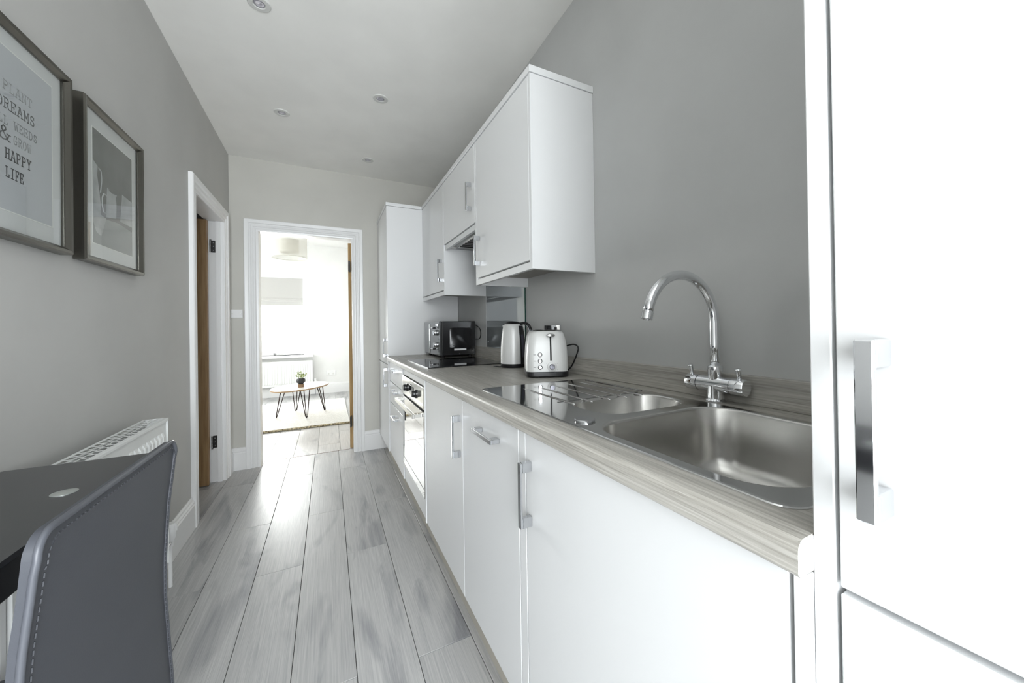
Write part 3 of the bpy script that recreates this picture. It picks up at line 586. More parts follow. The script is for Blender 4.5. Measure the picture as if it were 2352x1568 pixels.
g = kpatch('handle_panel', -34, 34, 0.0206, 0.222, 0.0022, 'black_plastic', t); kpatch('water_gauge', -26, -8, 0.055, 0.175, 0.0035, 'gauge', g)
hp = spline([K0 + Hd * r_ + Vector((0, 0, z)) for r_, z in ((0.040, 0.232), (0.072, 0.236), (0.098, 0.215), (0.106, 0.165), (0.100, 0.11), (0.088, 0.065), (0.066, 0.052))], 6)
hd = MB(); 
hd.loft([[p + Hs * (0.011 * math.cos(a)) + (Vector((0, 0, 1)) if i in (0, len(hp) - 1) else Vector((0, 0, 1))).cross(Hs).normalized() * 0 + ((hp[min(i + 1, len(hp) - 1)] - hp[max(i - 1, 0)]).normalized().cross(Hs)) * (0.0075 * math.sin(a)) for a in [2 * math.pi * k / 14 for k in range(14)]] for i, p in enumerate(hp)])
hd.build('handle', 'black_plastic', t, True)
MB().tube([p - (hp[min(i + 1, len(hp) - 1)] - hp[max(i - 1, 0)]).normalized().cross(Hs) * 0.0085 for i, p in enumerate(hp)][6:30], 0.0028, 8).build('handle_trim', 'chrome_satin', t, True)
Sp = -Hd
MB().loft([[K0 + Sp * (0.046 + d_) + Hs * (w_ * s2) + Vector((0, 0, z)) for w_, s2, z in ((0.016, -1, 0.226), (0.016, 1, 0.226), (0.005, 1, 0.190 + d_ * 0.6), (0.005, -1, 0.190 + d_ * 0.6))] for d_ in (0.0, 0.004, 0.008)]).build('spout', 'appliance_white', t)
MB().tube(spline([K0 + Vector((-0.06, 0.0, 0.004)), K0 + Vector((-0.080, 0.03, 0.004)), K0 + Vector((-0.085, 0.07, 0.004))], 6), 0.003, 8).build('power_cord', 'black_plastic', t, True)

# ------------------------------------------------------------------ microwave
MX, MY0, MY1, MZ0, MZ1 = -0.305, 2.60, 3.045, 0.927, 1.176
t = thing('microwave', 'black microwave with silver front and chrome handle by tall cabinet', 'microwave', (-0.16, 2.82, 0.9104))
MB().box(MX + 0.022, -0.030, MY0, MY1, MZ0, MZ1, 0.004).build('casing', 'microwave_shell', t)
fr = MB().box(MX, MX + 0.021, MY0, MY1, MZ0, MZ1, 0.004).build('front_panel', 'microwave_door', t)
pn = MB(); pn.loft([[(x, MY0 - d_, z) for x, z in rrect(-0.232 + i_, -0.058 - i_, 0.965 + i_, 1.128 - i_, 0.026, 6)] for d_, i_ in ((0.0, 0.0), (0.0035, 0.004))]); pn.build('side_emboss', 'microwave_shell', t, 'auto')
MB().box(-0.212, -0.118, MY0 - 0.0008, MY0 + 0.001, 0.966, 0.979).build('rating_label', 'white_plastic', t) if False else MB().box(-0.196, -0.104, MY0 - 0.0052, MY0 - 0.0037, 0.962, 0.975).build('rating_label', 'white_plastic', t)
for x, z in ((-0.05, 0.953), (-0.155, 0.936)): MB().lathe([(0.003, 0), (0.003, 0.001)], (x, MY0, z), (0, -1, 0), 8).build('screw', 'screw', t)
hb = MB(); yh = 2.735; hb.box(MX - 0.040, MX - 0.030, yh - 0.006, yh + 0.006, 0.942, 1.160, 0.003)
for z in (0.972, 1.128): hb.cyl((MX - 0.031, yh, z), (MX, yh, z), 0.006, 12)
hb.build('door_handle', 'chrome', fr, True)
for z in (1.092, 1.005):
    k = MB().lathe([(0.021, 0), (0.021, 0.012), (0.017, 0.024), (0.0155, 0.026)], (MX, 2.668, z), (-1, 0, 0), 26).build('dial', 'chrome_satin', fr, 'auto')
MB().box(MX - 0.004, MX, 2.65, 2.69, 1.142, 1.158, 0.001).build('button', 'chrome', fr)
for x in (-0.27, -0.06):
    for y in (2.64, 3.0): MB().lathe([(0.012, 0), (0.014, 0.0166)], (x, y, 0.9104), n=14).build('foot', 'black_plastic', t)
MB().tube(spline([(-0.034, 2.64, 1.150), (-0.026, 2.600, 1.145), (-0.010, 2.560, 1.120), (-0.008, 2.545, 1.08), (-0.012, 2.56, 1.045), (-0.024, 2.61, 1.04)], 8), 0.0032, 10).build('power_cord', 'black_plastic', t, True)

# ------------------------------------------------------------------ downlights
spots = [(-1.273, 1.985, 'nearest ceiling downlight, cut off by top of picture'), (-1.273, 2.88, 'left one of the ceiling downlights, above side doorway'), (-0.702, 2.455, 'ceiling downlight nearest the wall cabinets'), (-0.697, 3.349, 'smallest furthest ceiling downlight before far wall')]
for x, y, lab in spots:
    z = ceil_z(y) - 0.0003; t = thing('downlight', lab, 'downlight', (x, y, z - 0.006), 'recessed ceiling downlights')
    MB().lathe([(0.0460, 0), (0.0460, 0.003), (0.043, 0.006), (0.026, 0.0065), (0.023, 0.004), (0.0225, 0.001)], (x, y, z), (0, 0, -1), 36, cap=False).build('ring', 'ring_off_white', t, 'auto')
    MB().lathe([(0.0222, 0.0005), (0.020, 0.0045), (0.012, 0.003), (0.0, 0.0025)], (x, y, z), (0, 0, -1), 28, cap=False).build('lamp', 'lens', t, True)

# ------------------------------------------------------------------ light switch
t = thing('light_switch', 'white light switch on far wall between the two doorways', 'switch', (-1.674, D - 0.004, 1.234))
MB().box(-1.714, -1.634, D - 0.008, D - 0.0005, 1.234, 1.302, 0.002).build('face_plate', 'white_plastic', t)
MB().box(-1.682, -1.666, D - 0.0105, D - 0.008, 1.254, 1.284, 0.001).build('rocker', 'upvc', t)
for x in (-1.703, -1.646): MB().lathe([(0.003, 0), (0.003, 0.0012)], (x, D - 0.008, 1.269), (0, -1, 0), 10).build('screw', 'screw', t)

# ------------------------------------------------------------------ kitchen radiator
RY0, RY1, RX0, RX1, RZ0, RZ1 = 1.12, 2.03, L + 0.035, -1.607, 0.165, 0.770
t = thing('radiator', 'white ribbed panel radiator with slotted top grille on left wall', 'radiator', (-1.65, 1.57, RZ0))
def ribbed(x_base, sgn, a0, a1, z0, z1, P, pitch=0.0333, dep=0.008):
    prof = []; n = int((a1 - a0 - 0.03) / pitch); a = a0 + 0.015
    prof += [(a0, 0.0), (a, 0.0)]
    for i in range(n):
        prof += [(a + 0.003, 0.0), (a + 0.009, dep), (a + pitch - 0.009, dep), (a + pitch - 0.003, 0.0)]; a += pitch
    prof += [(a1, 0.0)]
    w = MB(); w.loft([[P(q, d_ * k, z) for q, d_ in prof] for z, k in ((z0, 0), (z0 + 0.03, 0), (z0 + 0.045, 1), (z1 - 0.055, 1), (z1 - 0.04, 0), (z1, 0))], cap=False, closed=False); return w
ribbed(0, 1, RY0, RY1, RZ0, RZ1 - 0.012, lambda a, d_, z: (RX1 - 0.008 + d_, a, z)).build('front_panel', 'radiator_white', t)
MB().box(RX0, RX0 + 0.012, RY0, RY1, RZ0, RZ1 - 0.012).build('back_panel', 'radiator_white', t)
for y in (RY0, RY1 - 0.002): MB().box(RX0, RX1 - 0.002, y, y + 0.002, RZ0 + 0.005, RZ1).build('side_cover', 'radiator_white', t)
w = MB(); xs = RX1 - RX0; w.box(RX0, RX0 + 0.010, RY0, RY1, RZ1 - 0.001, RZ1).box(RX1 - 0.016, RX1, RY0, RY1, RZ1 - 0.011, RZ1, 0.002)
rows_x = [RX0 + 0.010 + i * (RX1 - 0.016 - RX0 - 0.010) / 3 for i in range(4)]
for i in range(1, 3): w.box(rows_x[i] - 0.0016, rows_x[i] + 0.0016, RY0, RY1, RZ1 - 0.001, RZ1)
for i in range(3):
    y = RY0 + (0.017 if i % 2 else 0.0)
    while y < RY1: w.box(rows_x[i], rows_x[i + 1], y, min(y + 0.004, RY1), RZ1 - 0.001, RZ1); y += 0.0345
w.build('top_grille', 'radiator_white', t)
MB().box(RX0 + 0.013, RX1 - 0.012, RY0 + 0.01, RY1 - 0.01, RZ0 + 0.05, RZ1 - 0.03).build('fin_pack', 'grille_dark', t)
t2 = thing('radiator_valve', 'white thermostatic valve at radiator end above skirting', 'valve', (-1.645, 2.16, 0.0))
MB().cyl((-1.645, 2.16, 0.0), (-1.645, 2.16, 0.19), 0.0078, 14).build('pipe', 'white_gloss', t2, 'auto')
MB().cyl((-1.645, 2.031, 0.195), (-1.645, 2.16, 0.195), 0.010, 14).build('tail', 'chrome_satin', t2, 'auto')
w = MB(); w.lathe([(0.013, 0.178), (0.0145, 0.205), (0.021, 0.215), (0.0235, 0.245), (0.0235, 0.27), (0.018, 0.279), (0.0, 0.281)], (-1.645, 2.16, 0), n=28, cap=False); w.build('thermostat_head', 'white_plastic', t2, 'auto')
for a in range(10):
    ang = a * math.pi / 5; x, y = -1.645 + 0.0235 * math.cos(ang), 2.16 + 0.0235 * math.sin(ang); MB().box(x - 0.0015, x + 0.0015, y - 0.0015, y + 0.0015, 0.244, 0.268).build('grip_rib', 'white_plastic', t2)

# ------------------------------------------------------------------ dining table and chair
t = thing('dining_table', 'narrow black glass table pushed against left wall', 'table', (-1.57, 0.78, 0))
tp = MB(); tr_ = rrect(L + 0.012, -1.432, 0.20, 1.345, 0.007, 5)
tp.loft([[(x, y, z) for x, y in tr_] for z in (0.7905, 0.7995)]); top = tp.build('glass_top', 'table_glass', t, 'auto')
w = MB(); w.box(-1.455, -1.437, 0.24, 1.315, 0.735, 0.7885, 0.002).box(-1.600, -1.585, 0.24, 1.315, 0.775, 0.7885).box(-1.585, -1.455, 0.24, 0.262, 0.735, 0.7885).box(-1.585, -1.455, 1.295, 1.315, 0.735, 0.7885); w.build('frame', 'table_frame', t)
for x, y in ((-1.478, 1.28), (-1.478, 0.275), (-1.570, 1.28), (-1.570, 0.275)): MB().box(x - 0.018, x + 0.018, y - 0.018, y + 0.018, 0.0, 0.735, 0.003).build('leg', 'table_frame', t)
for y in (1.098, 0.44): MB().lathe([(0.0195, 0), (0.0195, 0.0012), (0.018, 0.0016)], (-1.496, y, 0.7996), n=36).build('mounting_disc', 'disc_metal', top, 'auto')

t = thing('dining_chair', 'grey leather dining chair with stitched edges, tucked under black table', 'chair', (-1.5, 0.87, 0))
def bx(z):   # outer face of the backrest as seen from the aisle
    P = [(0.30, -1.326), (0.34, -1.327), (0.45, -1.333), (0.54, -1.338), (0.62, -1.338), (0.714, -1.333), (0.757, -1.330), (0.80, -1.325), (0.85, -1.320), (0.886, -1.318)]
    if z <= P[0][0]: return P[0][1]
    for (z0, x0), (z1, x1) in zip(P, P[1:]):
        if z <= z1: return x0 + (x1 - x0) * (z - z0) / (z1 - z0)
    return P[-1][1]
CY0, CY1 = 0.650, 1.093
def chair_shell(x_off, thick, ins, top, bot, m, name, puff):
    w = MB(); ny = 20; r0 = 0.028; g = []
    zl = [bot + (top - r0 - bot) * i / 22 for i in range(23)] + [top - r0 + r0 * math.sin(math.radians(q)) for q in range(10, 91, 10)]; nz = len(zl) - 1
    for z in zl:
        row = []
        for k in range(ny + 1):
            u = k / ny; r = 0.028; zc_ = top - r; y0, y1 = CY0 + ins, CY1 - ins
            if z > zc_: dd = r - math.sqrt(max(r * r - (z - zc_) ** 2, 0)); y0 += dd; y1 -= dd
            y = y0 + (y1 - y0) * u; e_d = min(u, 1 - u) * 2; roll = puff * (1 - math.exp(-e_d * 9)) * (1 - math.exp(-(top - z) * 30))
            row.append((y, z, roll))
        g.append(row)
    f_ = [[w.bm.verts.new((bx(z) + x_off + rl, y, z)) for y, z, rl in r] for r in g]; b_ = [[w.bm.verts.new((bx(z) + x_off - thick, y, z)) for y, z, rl in r] for r in g]
    for a in (f_, b_):
        for i in range(nz):
            for k in range(ny): w.bm.faces.new((a[i][k], a[i][k + 1], a[i + 1][k + 1], a[i + 1][k]))
    for i in range(nz):
        for k in (0, ny): w.bm.faces.new((f_[i][k], b_[i][k], b_[i + 1][k], f_[i + 1][k]))
    for k in range(ny):
        for i in (0, nz): w.bm.faces.new((f_[i][k], f_[i][k + 1], b_[i][k + 1], b_[i][k]))
    return w.build(name, m, t, 'auto')
back = chair_shell(-0.004, 0.010, 0.0, 0.886, 0.30, 'leather', 'backrest', 0.004)
edge = []
zs_ = [0.30 + i * 0.03 for i in range(19)]
def edge_path(x_off, ins):
    r = 0.028; zt = 0.886 - ins; p = [(bx(z) + x_off, CY0 + ins, z) for z in zs_ if z < zt - r]
    p += [(bx(zt) + x_off, CY0 + ins + r - r * math.cos(a), zt - r + r * math.sin(a)) for a in [math.radians(q) for q in range(0, 91, 15)]]
    p += [(bx(zt) + x_off, CY0 + ins + r + (CY1 - CY0 - 2 * ins - 2 * r) * i / 12, zt) for i in range(1, 12)]
    p += [(bx(zt) + x_off, CY1 - ins - r + r * math.sin(a), zt - r + r * math.cos(a)) for a in [math.radians(q) for q in range(0, 91, 15)]]
    p += [(bx(z) + x_off, CY1 - ins, z) for z in reversed(zs_) if z < zt - r]
    return p
MB().tube(edge_path(-0.003, 0.001), 0.0042, 8).build('piping', 'leather_edge', back, True)
ep = edge_path(0.0012, 0.012); st = MB(); acc = 0.0
for a, b_ in zip(ep, ep[1:]):
    a, b_ = Vector(a), Vector(b_); d_ = b_ - a; n = max(1, int(d_.length / 0.0085))
    for i in range(n): st.tube([a + d_ * (i / n), a + d_ * ((i + 0.62) / n)], 0.0011, 5)
st = st.build('stitching', 'thread', back); st['kind'] = 'stuff'
w = MB(); w.loft([[(x, y, z) for x, y in rrect(-1.695, -1.375, CY0 + 0.004 + i_, CY1 - 0.004 - i_, 0.03, 5)] for z, i_ in ((0.395, 0.004), (0.40, 0.0), (0.455, 0.0), (0.468, 0.012))]); w.build('seat', 'leather', t, 'auto')
for x, y in ((-1.675, CY0 + 0.025), (-1.675, CY1 - 0.025), (-1.352, CY0 + 0.022), (-1.352, CY1 - 0.022)): MB().box(x - 0.016, x + 0.016, y - 0.016, y + 0.016, 0.0, 0.396 if x < -1.5 else 0.30, 0.003).build('leg', 'leather', t)

# ------------------------------------------------------------------ framed pictures
GL = {  # single-stroke slab letters on a 1 x 1.4 cell: polylines
 'P': [[(.2, 0), (.2, 1)], [(.05, 1), (.55, 1), (.75, .9), (.8, .74), (.75, .58), (.55, .5), (.2, .5)], [(.05, 0), (.4, 0)]],
 'L': [[(.25, 0), (.25, 1)], [(.08, 1), (.45, 1)], [(.08, 0), (.8, 0), (.8, .25)]],
 'A': [[(.12, 0), (.46, 1), (.54, 1), (.88, 0)], [(.26, .36), (.74, .36)], [(0, 0), (.28, 0)], [(.72, 0), (1, 0)], [(.3, 1), (.5, 1)]],
 'N': [[(.18, 0), (.18, 1), (.82, 0), (.82, 1)], [(.03, 1), (.2, 1)], [(.03, 0), (.34, 0)], [(.66, 1), (.97, 1)]],
 'T': [[(.5, 0), (.5, 1)], [(.1, .75), (.1, 1), (.9, 1), (.9, .75)], [(.3, 0), (.7, 0)]],
 'D': [[(.2, 0), (.2, 1)], [(.05, 1), (.5, 1), (.74, .88), (.85, .65), (.85, .35), (.74, .12), (.5, 0), (.05, 0)]],
 'R': [[(.2, 0), (.2, 1)], [(.05, 1), (.55, 1), (.74, .9), (.78, .76), (.72, .6), (.55, .52), (.2, .52)], [(.5, .52), (.82, 0), (.98, 0)], [(.05, 0), (.38, 0)]],
 'E': [[(.2, 0), (.2, 1)], [(.05, 1), (.82, 1), (.82, .78)], [(.2, .52), (.6, .52)], [(.6, .62), (.6, .42)], [(.05, 0), (.85, 0), (.85, .24)]],
 'M': [[(.14, 0), (.14, 1), (.5, .35), (.86, 1), (.86, 0)], [(0, 1), (.16, 1)], [(.84, 1), (1, 1)], [(0, 0), (.3, 0)], [(.7, 0), (1, 0)]],
 'S': [[(.78, .74), (.78, .98)], [(.78, .8), (.66, .95), (.48, 1), (.3, .95), (.2, .8), (.25, .62), (.5, .52), (.74, .4), (.82, .22), (.72, .06), (.5, 0), (.32, .04), (.2, .18)], [(.2, .02), (.2, .28)]],
 'U': [[(.18, 1), (.18, .3), (.28, .08), (.5, 0), (.72, .08), (.82, .3), (.82, 1)], [(.02, 1), (.34, 1)], [(.66, 1), (.98, 1)]],
 'W': [[(.1, 1), (.27, 0), (.5, .7), (.73, 0), (.9, 1)], [(-.02, 1), (.24, 1)], [(.76, 1), (1.02, 1)]],
 'G': [[(.8, .74), (.8, .98)], [(.8, .8), (.68, .95), (.5, 1), (.3, .92), (.17, .7), (.15, .45), (.22, .18), (.4, .02), (.6, 0), (.8, .1), (.8, .42)], [(.55, .42), (.95, .42)]],
 'O': [[(.5, 1), (.3, .94), (.16, .74), (.13, .5), (.16, .26), (.3, .06), (.5, 0), (.7, .06), (.84, .26), (.87, .5), (.84, .74), (.7, .94), (.5, 1)]],
 'H': [[(.2, 0), (.2, 1)], [(.8, 0), (.8, 1)], [(.2, .5), (.8, .5)], [(.04, 1), (.36, 1)], [(.64, 1), (.96, 1)], [(.04, 0), (.36, 0)], [(.64, 0), (.96, 0)]],
 'Y': [[(.5, 0), (.5, .45), (.15, 1)], [(.5, .45), (.85, 1)], [(0, 1), (.3, 1)], [(.7, 1), (1, 1)], [(.32, 0), (.68, 0)]],
 'I': [[(.5, 0), (.5, 1)], [(.2, 1), (.8, 1)], [(.2, 0), (.8, 0)]],
 'F': [[(.22, 0), (.22, 1)], [(.06, 1), (.85, 1), (.85, .76)], [(.22, .5), (.62, .5)], [(.62, .6), (.62, .4)], [(.06, 0), (.42, 0)]],
 '&': [[(.98, .02), (.85, 0), (.3, .68), (.28, .85), (.42, 1), (.58, .95), (.62, .8), (.52, .66), (.22, .45), (.12, .26), (.2, .08), (.42, 0), (.62, .06), (.78, .24), (.86, .46)], [(.72, .48), (1, .48)]]}
def lettering(parent, text, yl, yr, zb, cap, m, x=-1.7042, bold=0.11):
    n = len(text); adv = (yr - yl) / (n - 0.12); w = MB(); hw = cap * bold * 0.5
    for i, ch in enumerate(text):
        if ch == ' ': continue
        for pl in GL[ch]:
            pp = [(yl + adv * (i + 0.88 * u), zb + cap * v) for u, v in pl]
            for (a, b_), (c_, d_) in zip(pp, pp[1:]):
                dx, dz = c_ - a, d_ - b_; ln = math.hypot(dx, dz) or 1; ux, uz = dx / ln * hw * 0.9, dz / ln * hw * 0.9; nx, nz_ = -dz / ln * hw, dx / ln * hw
                q = [(a - ux + nx, b_ - uz + nz_), (a - ux - nx, b_ - uz - nz_), (c_ + ux - nx, d_ + uz - nz_), (c_ + ux + nx, d_ + uz + nz_)]
                w.loft([[(xx, yy, zz_) for yy, zz_ in q] for xx in (x, x + 0.0004)])
    return w.build('lettering', m, parent)
def picture(y0, y1, z0, z1, label, mat_in, print_rect):
    t = thing('framed_picture', label, 'picture', (L, (y0 + y1) / 2, z0), 'framed pictures on the left wall')
    fw_, dp = 0.021, 0.031
    P = lambda y, d_, z: (L + 0.001 + d_, y, z)
    prof = [(0.0, 0.0), (0.0, dp - 0.005), (0.004, dp), (0.012, dp - 0.001), (fw_ - 0.002, dp - 0.010), (fw_, dp - 0.012), (fw_, 0.006)]
    for side in range(4):
        w = MB(); rings = []
        for o_, d_ in prof:
            c4 = [(y0 + o_, z0 + o_), (y1 - o_, z0 + o_), (y1 - o_, z1 - o_), (y0 + o_, z1 - o_)]; a, b_ = c4[side], c4[(side + 1) % 4]
            rings.append([P(a[0], d_, a[1]), P(b_[0], d_, b_[1])])
        w.loft(rings, cap=False, closed=False); w.build('frame_bar', 'frame_pewter', t)
    MB().box(L + 0.001, L + 0.0135, y0 + 0.004, y1 - 0.004, z0 + 0.004, z1 - 0.004).build('mat_board', 'mat_board', t)
    MB().box(L + 0.0185, L + 0.0195, y0 + fw_ - 0.002, y1 - fw_ + 0.002, z0 + fw_ - 0.002, z1 - fw_ + 0.002).build('glass', 'picture_glass', t)
    a, b_, c_, d_ = print_rect
    bv = MB()
    for q in ((a - 0.003, a, c_ - 0.003, d_ + 0.003), (b_, b_ + 0.003, c_ - 0.003, d_ + 0.003), (a, b_, c_ - 0.003, c_), (a, b_, d_, d_ + 0.003)): bv.box(L + 0.0135, L + 0.0142, *q)
    bv.build('mat_bevel', 'print_edge', t)
    return t
XP = L + 0.0142
t = picture(1.172, 1.590, 1.360, 1.890, 'larger framed typographic print about dreams at left edge', None, (1.232, 1.530, 1.430, 1.828))
pr_ = MB().box(L + 0.0135, XP, 1.232, 1.530, 1.430, 1.828).build('print', 'print_paper', t)
lettering(pr_, 'PLANT', 1.352, 1.452, 1.724, 0.022, 'ink_light', XP); lettering(pr_, 'DREAMS', 1.333, 1.462, 1.679, 0.0245, 'ink_mid', XP)
lettering(pr_, 'PULL WEEDS', 1.304, 1.470, 1.639, 0.0195, 'ink_grey', XP); lettering(pr_, '&', 1.338, 1.376, 1.600, 0.033, 'ink_mid', XP, 0.10); lettering(pr_, 'GROW', 1.385, 1.447, 1.602, 0.021, 'ink_light', XP)
lettering(pr_, 'A HAPPY', 1.322, 1.447, 1.557, 0.0245, 'ink_dark', XP); lettering(pr_, 'LIFE', 1.360, 1.420, 1.512, 0.0245, 'ink_dark', XP)
t = picture(1.652, 2.068, 1.360, 1.890, 'smaller framed photograph of white jugs nearer the doorway', None, (1.733, 2.008, 1.430, 1.817))
pr_ = MB().box(L + 0.0135, XP, 1.733, 2.008, 1.430, 1.817).build('print', 'photo_backdrop', t)
def flat(name, pts, m, lift): MB().loft([[(XP + d_, y, z) for y, z in pts] for d_ in (lift, lift + 0.0003)]).build(name, m, pr_)
flat('printed_cloth', [(1.7335, 1.4305), (2.0075, 1.4305), (2.0075, 1.525), (1.90, 1.535), (1.7335, 1.52)], 'photo_cloth', 0.0)
flat('printed_jug', [(1.7335, 1.50), (1.778, 1.50), (1.781, 1.56), (1.770, 1.62), (1.758, 1.665), (1.762, 1.695), (1.7335, 1.708)], 'photo_jug', 0.0004)
flat('printed_jug', [(1.815, 1.535), (1.883, 1.548), (1.886, 1.60), (1.882, 1.625), (1.890, 1.636), (1.850, 1.640), (1.822, 1.642), (1.818, 1.60)], 'photo_jug', 0.0004)
flat('printed_jug', [(1.912, 1.545), (2.0075, 1.545), (2.0075, 1.645), (1.97, 1.648), (1.930, 1.652), (1.922, 1.60)], 'photo_jug', 0.0004)
flat('printed_jug_mouth', [(1.824, 1.6385), (1.850, 1.642), (1.886, 1.636), (1.855, 1.632)], 'photo_jug_dark', 0.0008)
flat('printed_bowl', [(1.7335, 1.50), (1.75, 1.47), (1.78, 1.46), (1.80, 1.50), (1.812, 1.530), (1.76, 1.537), (1.7335, 1.535)], 'photo_jug', 0.0008)
w = MB()
hpts = [(XP + 0.0006, y, z) for y, z in ((1.818, 1.612), (1.800, 1.614), (1.789, 1.598), (1.788, 1.57), (1.797, 1.548), (1.817, 1.548))]
w.tube(hpts, 0.0022, 6).build('printed_handle', 'photo_jug', pr_)
w = MB(); w.tube([(XP + 0.0003, 1.768, 1.692), (XP + 0.0003, 1.783, 1.685), (XP + 0.0003, 1.787, 1.655), (XP + 0.0003, 1.778, 1.61)], 0.002, 6).build('printed_handle', 'photo_jug', pr_)

# ------------------------------------------------------------------ living room
t = thing('roman_blind', 'pale fabric roman blind half lowered over the window', 'blind', (-2.05, YL - 0.02, 1.55))
w = MB(); prof = [(0.012, 2.055), (0.012, 1.69), (0.030, 1.665), (0.034, 1.645), (0.020, 1.640), (0.014, 1.62), (0.014, 1.56)]
w.loft([[(x, YL + 0.03 - d_, z) for d_, z in prof] + [(x, YL + 0.03 - d_ + 0.006, z) for d_, z in reversed(prof)] for x in (-2.70, -1.40)])
w.build('fabric', 'blind_fabric', t); MB().box(-2.70, -1.40, YL + 0.012, YL + 0.035, 2.030, 2.058).build('head_rail', 'upvc', t)
tag(MB().box(-1.855, -1.815, YL + 0.10, YL + 0.135, 0.6955, 0.745, 0.004).build('gadget_box', 'grey_mark'), 'tiny dark grey box standing on living room window sill', 'box')
# radiator under window
t = thing('radiator', 'white ribbed panel radiator below living room window', 'radiator', (-1.75, YL - 0.08, 0.18))
ribbed(0, 1, -2.30, -1.262, 0.185, 0.600, lambda a, d_, z: (a, YL - 0.122 - d_, z), 0.034, 0.007).build('front_panel', 'radiator_white', t)
MB().box(-2.30, -1.262, YL - 0.118, YL - 0.035, 0.190, 0.598, 0.003).build('body', 'radiator_white', t); MB().box(-2.30, -1.262, YL - 0.124, YL - 0.03, 0.600, 0.606).build('top_grille', 'radiator_white', t)
t = thing('radiator_valve', 'small white valve right of living room radiator', 'valve', (-1.225, YL - 0.08, 0))
MB().cyl((-1.225, YL - 0.08, 0), (-1.225, YL - 0.08, 0.20), 0.007, 12).build('pipe', 'chrome_satin', t, 'auto'); MB().cyl((-1.262, YL - 0.08, 0.205), (-1.225, YL - 0.08, 0.205), 0.009, 12).build('tail', 'chrome_satin', t, 'auto')
MB().lathe([(0.014, 0.195), (0.023, 0.215), (0.025, 0.275), (0.018, 0.285)], (-1.225, YL - 0.08, 0), n=22).build('thermostat_head', 'white_plastic', t, 'auto')
t = thing('double_socket', 'white double socket low on living room wall', 'socket', (-0.98, YL - 0.004, 0.31))
MB().box(-1.055, -0.905, YL - 0.010, YL - 0.0005, 0.312, 0.398, 0.002).build('face_plate', 'white_plastic', t)
for x in (-1.018, -0.942):
    MB().box(x - 0.008, x + 0.008, YL - 0.013, YL - 0.010, 0.368, 0.388, 0.001).build('rocker_switch', 'upvc', t); MB().box(x - 0.014, x + 0.014, YL - 0.0105, YL - 0.0099, 0.325, 0.356).build('outlet', 'ring_off_white', t)
# pendant
px_, py_ = -1.445, 5.5
t = thing('pendant_lamp', 'sheer cream drum pendant shade hanging in living room', 'lamp', (px_, py_, 2.05))
MB().lathe([(0.197, 2.055), (0.197, 2.310)], (px_, py_, 0), n=56, cap=False).build('outer_shade', 'shade_sheer', t, True)
for z in (2.055, 2.310): MB().tube([(px_ + 0.197 * math.cos(2 * math.pi * i / 48), py_ + 0.197 * math.sin(2 * math.pi * i / 48), z) for i in range(49)], 0.0035, 6).build('rim', 'shade_inner', t, True)
MB().lathe([(0.105, 2.12), (0.105, 2.285)], (px_, py_, 0), n=40, cap=False).build('inner_shade', 'shade_inner', t, True)
for i in range(3):
    a = i * 2.0944 + 0.4; MB().cyl((px_, py_, 2.30), (px_ + 0.195 * math.cos(a), py_ + 0.195 * math.sin(a), 2.308), 0.002, 6).build('spider_arm', 'white_plastic', t)
MB().cyl((px_, py_, 2.28), (px_, py_, 2.6), 0.003, 8).build('flex', 'white_plastic', t); MB().lathe([(0.05, 0), (0.045, 0.02), (0.015, 0.03)], (px_, py_, 2.6195), (0, 0, -1), 28).build('ceiling_rose', 'white_plastic', t, 'auto')
# rug
t = thing('rug', 'cream pile rug under living room coffee table', 'rug', (-1.7, 5.75, 0.0))
MB().box(-2.62, -0.795, 4.872, 6.60, 0.001, 0.022, 0.004).build('pile', 'rug_pile', t)
w = MB(); n = 90
rr_ = random.Random(3); rings = []
for i in range(n + 1):
    x = -2.62 + 1.825 * i / n; a, b_ = rr_.uniform(-.003, .003), rr_.uniform(-.003, .003); rings.append([(x, 4.874, 0.001), (x, 4.852 + a, 0.003), (x, 4.849 + a, 0.014 + b_), (x, 4.858, 0.024 + b_), (x, 4.874, 0.023)])
w.loft(rings); w.build('edge_binding', 'rug_edge', t)
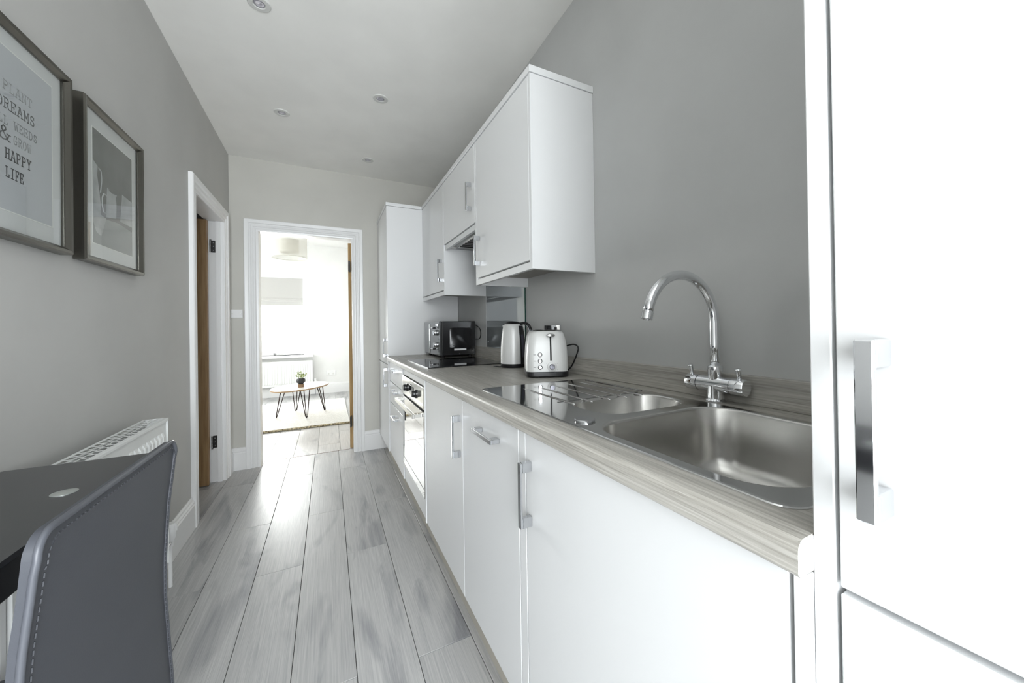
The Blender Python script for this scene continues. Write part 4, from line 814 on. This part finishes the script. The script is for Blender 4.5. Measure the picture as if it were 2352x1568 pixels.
# coffee table
cx, cy = -1.338, 5.545; ang = math.radians(58)
t = thing('coffee_table', 'oval pale coffee table on black hairpin legs', 'table', (cx, cy, 0.022))
def oval(k): return [(cx + 0.415 * k * math.cos(a) * math.cos(ang) - 0.275 * k * math.sin(a) * math.sin(ang), cy + 0.415 * k * math.cos(a) * math.sin(ang) + 0.275 * k * math.sin(a) * math.cos(ang)) for a in [2 * math.pi * i / 48 for i in range(48)]]
MB().loft([[(x, y, z) for x, y in oval(k)] for z, k in ((0.384, 0.992), (0.3865, 1.0), (0.399, 1.0))]).build('table_edge', 'table_edge_ply', t, 'auto')
MB().loft([[(x, y, z) for x, y in oval(k)] for z, k in ((0.3992, 1.0), (0.4022, 0.996))]).build('table_top', 'table_top_white', t, 'auto')
for fx_, fy_ in ((-1.610, 5.530), (-1.418, 5.86), (-1.268, 5.335), (-1.066, 5.675)):
    f3 = Vector((fx_, fy_, 0.0255)); c3 = Vector((cx, cy, 0)); dv = (f3 - c3); dv.z = 0; dl_ = dv.normalized(); pv = Vector((-dl_.y, dl_.x, 0)); topc = f3 - dl_ * 0.055
    lg = MB()
    for off3 in ((pv * 0.055), (pv * -0.055), (-dl_ * 0.05)):
        a3 = Vector((topc.x, topc.y, 0.383)) + off3; lg.tube([a3, f3 + off3 * 0.22 + Vector((0, 0, 0.022)), f3 + off3 * 0.12 + Vector((0, 0, 0.008)), f3 + Vector((0, 0, 0.0015))], 0.0052, 8)
    lg.build('hairpin_leg', 'leg_iron', t, True)
# plant
q0 = Vector((-1.332, 5.43, 0.4022))
t = thing('potted_plant', 'small green plant in faceted black pot on wooden stand', 'plant', tuple(q0))
MB().lathe([(0.036, 0), (0.036, 0.040), (0.030, 0.040), (0.030, 0.006)], q0, n=28).build('stand', 'wood_stand', t, 'auto')
MB().lathe([(0.026, 0.0405), (0.047, 0.062), (0.052, 0.085), (0.043, 0.112), (0.036, 0.114), (0.034, 0.105)], q0, n=9).build('pot', 'pot_black', t)
MB().lathe([(0.033, 0.1052), (0.02, 0.108)], q0, n=14).build('soil', 'soil', t)
rg = random.Random(11)
for s_i in range(11):
    a = rg.uniform(0, 6.28); lean = rg.uniform(0.012, 0.058); hh = rg.uniform(0.045, 0.085)
    top_ = q0 + Vector((math.cos(a) * lean, math.sin(a) * lean, 0.112 + hh)); bot_ = q0 + Vector((math.cos(a) * 0.014, math.sin(a) * 0.014, 0.107)); mid_ = (top_ + bot_) / 2 + Vector((math.cos(a) * 0.01, math.sin(a) * 0.01, 0.008))
    sp_ = spline([bot_, mid_, top_], 4); stem = MB().tube(sp_, 0.0012, 5).build('stem', 'leaf', t)
    for k in range(7):
        p = sp_[2 + k % 7]; b2 = rg.uniform(0, 6.28); el = rg.uniform(-0.2, 0.7); d1 = Vector((math.cos(b2) * math.cos(el), math.sin(b2) * math.cos(el), math.sin(el))); sd = d1.orthogonal().normalized(); ln = rg.uniform(0.013, 0.021); nn = d1.cross(sd)
        w = MB(); w.poly([p, p + d1 * ln * .35 + sd * ln * .33 + nn * .001, p + d1 * ln * .75 + sd * ln * .27, p + d1 * ln, p + d1 * ln * .75 - sd * ln * .27, p + d1 * ln * .35 - sd * ln * .33 + nn * .001]); w.build('leaf', 'leaf', stem)

for o in bpy.data.objects:
    if '_base' in o: del o['_base']
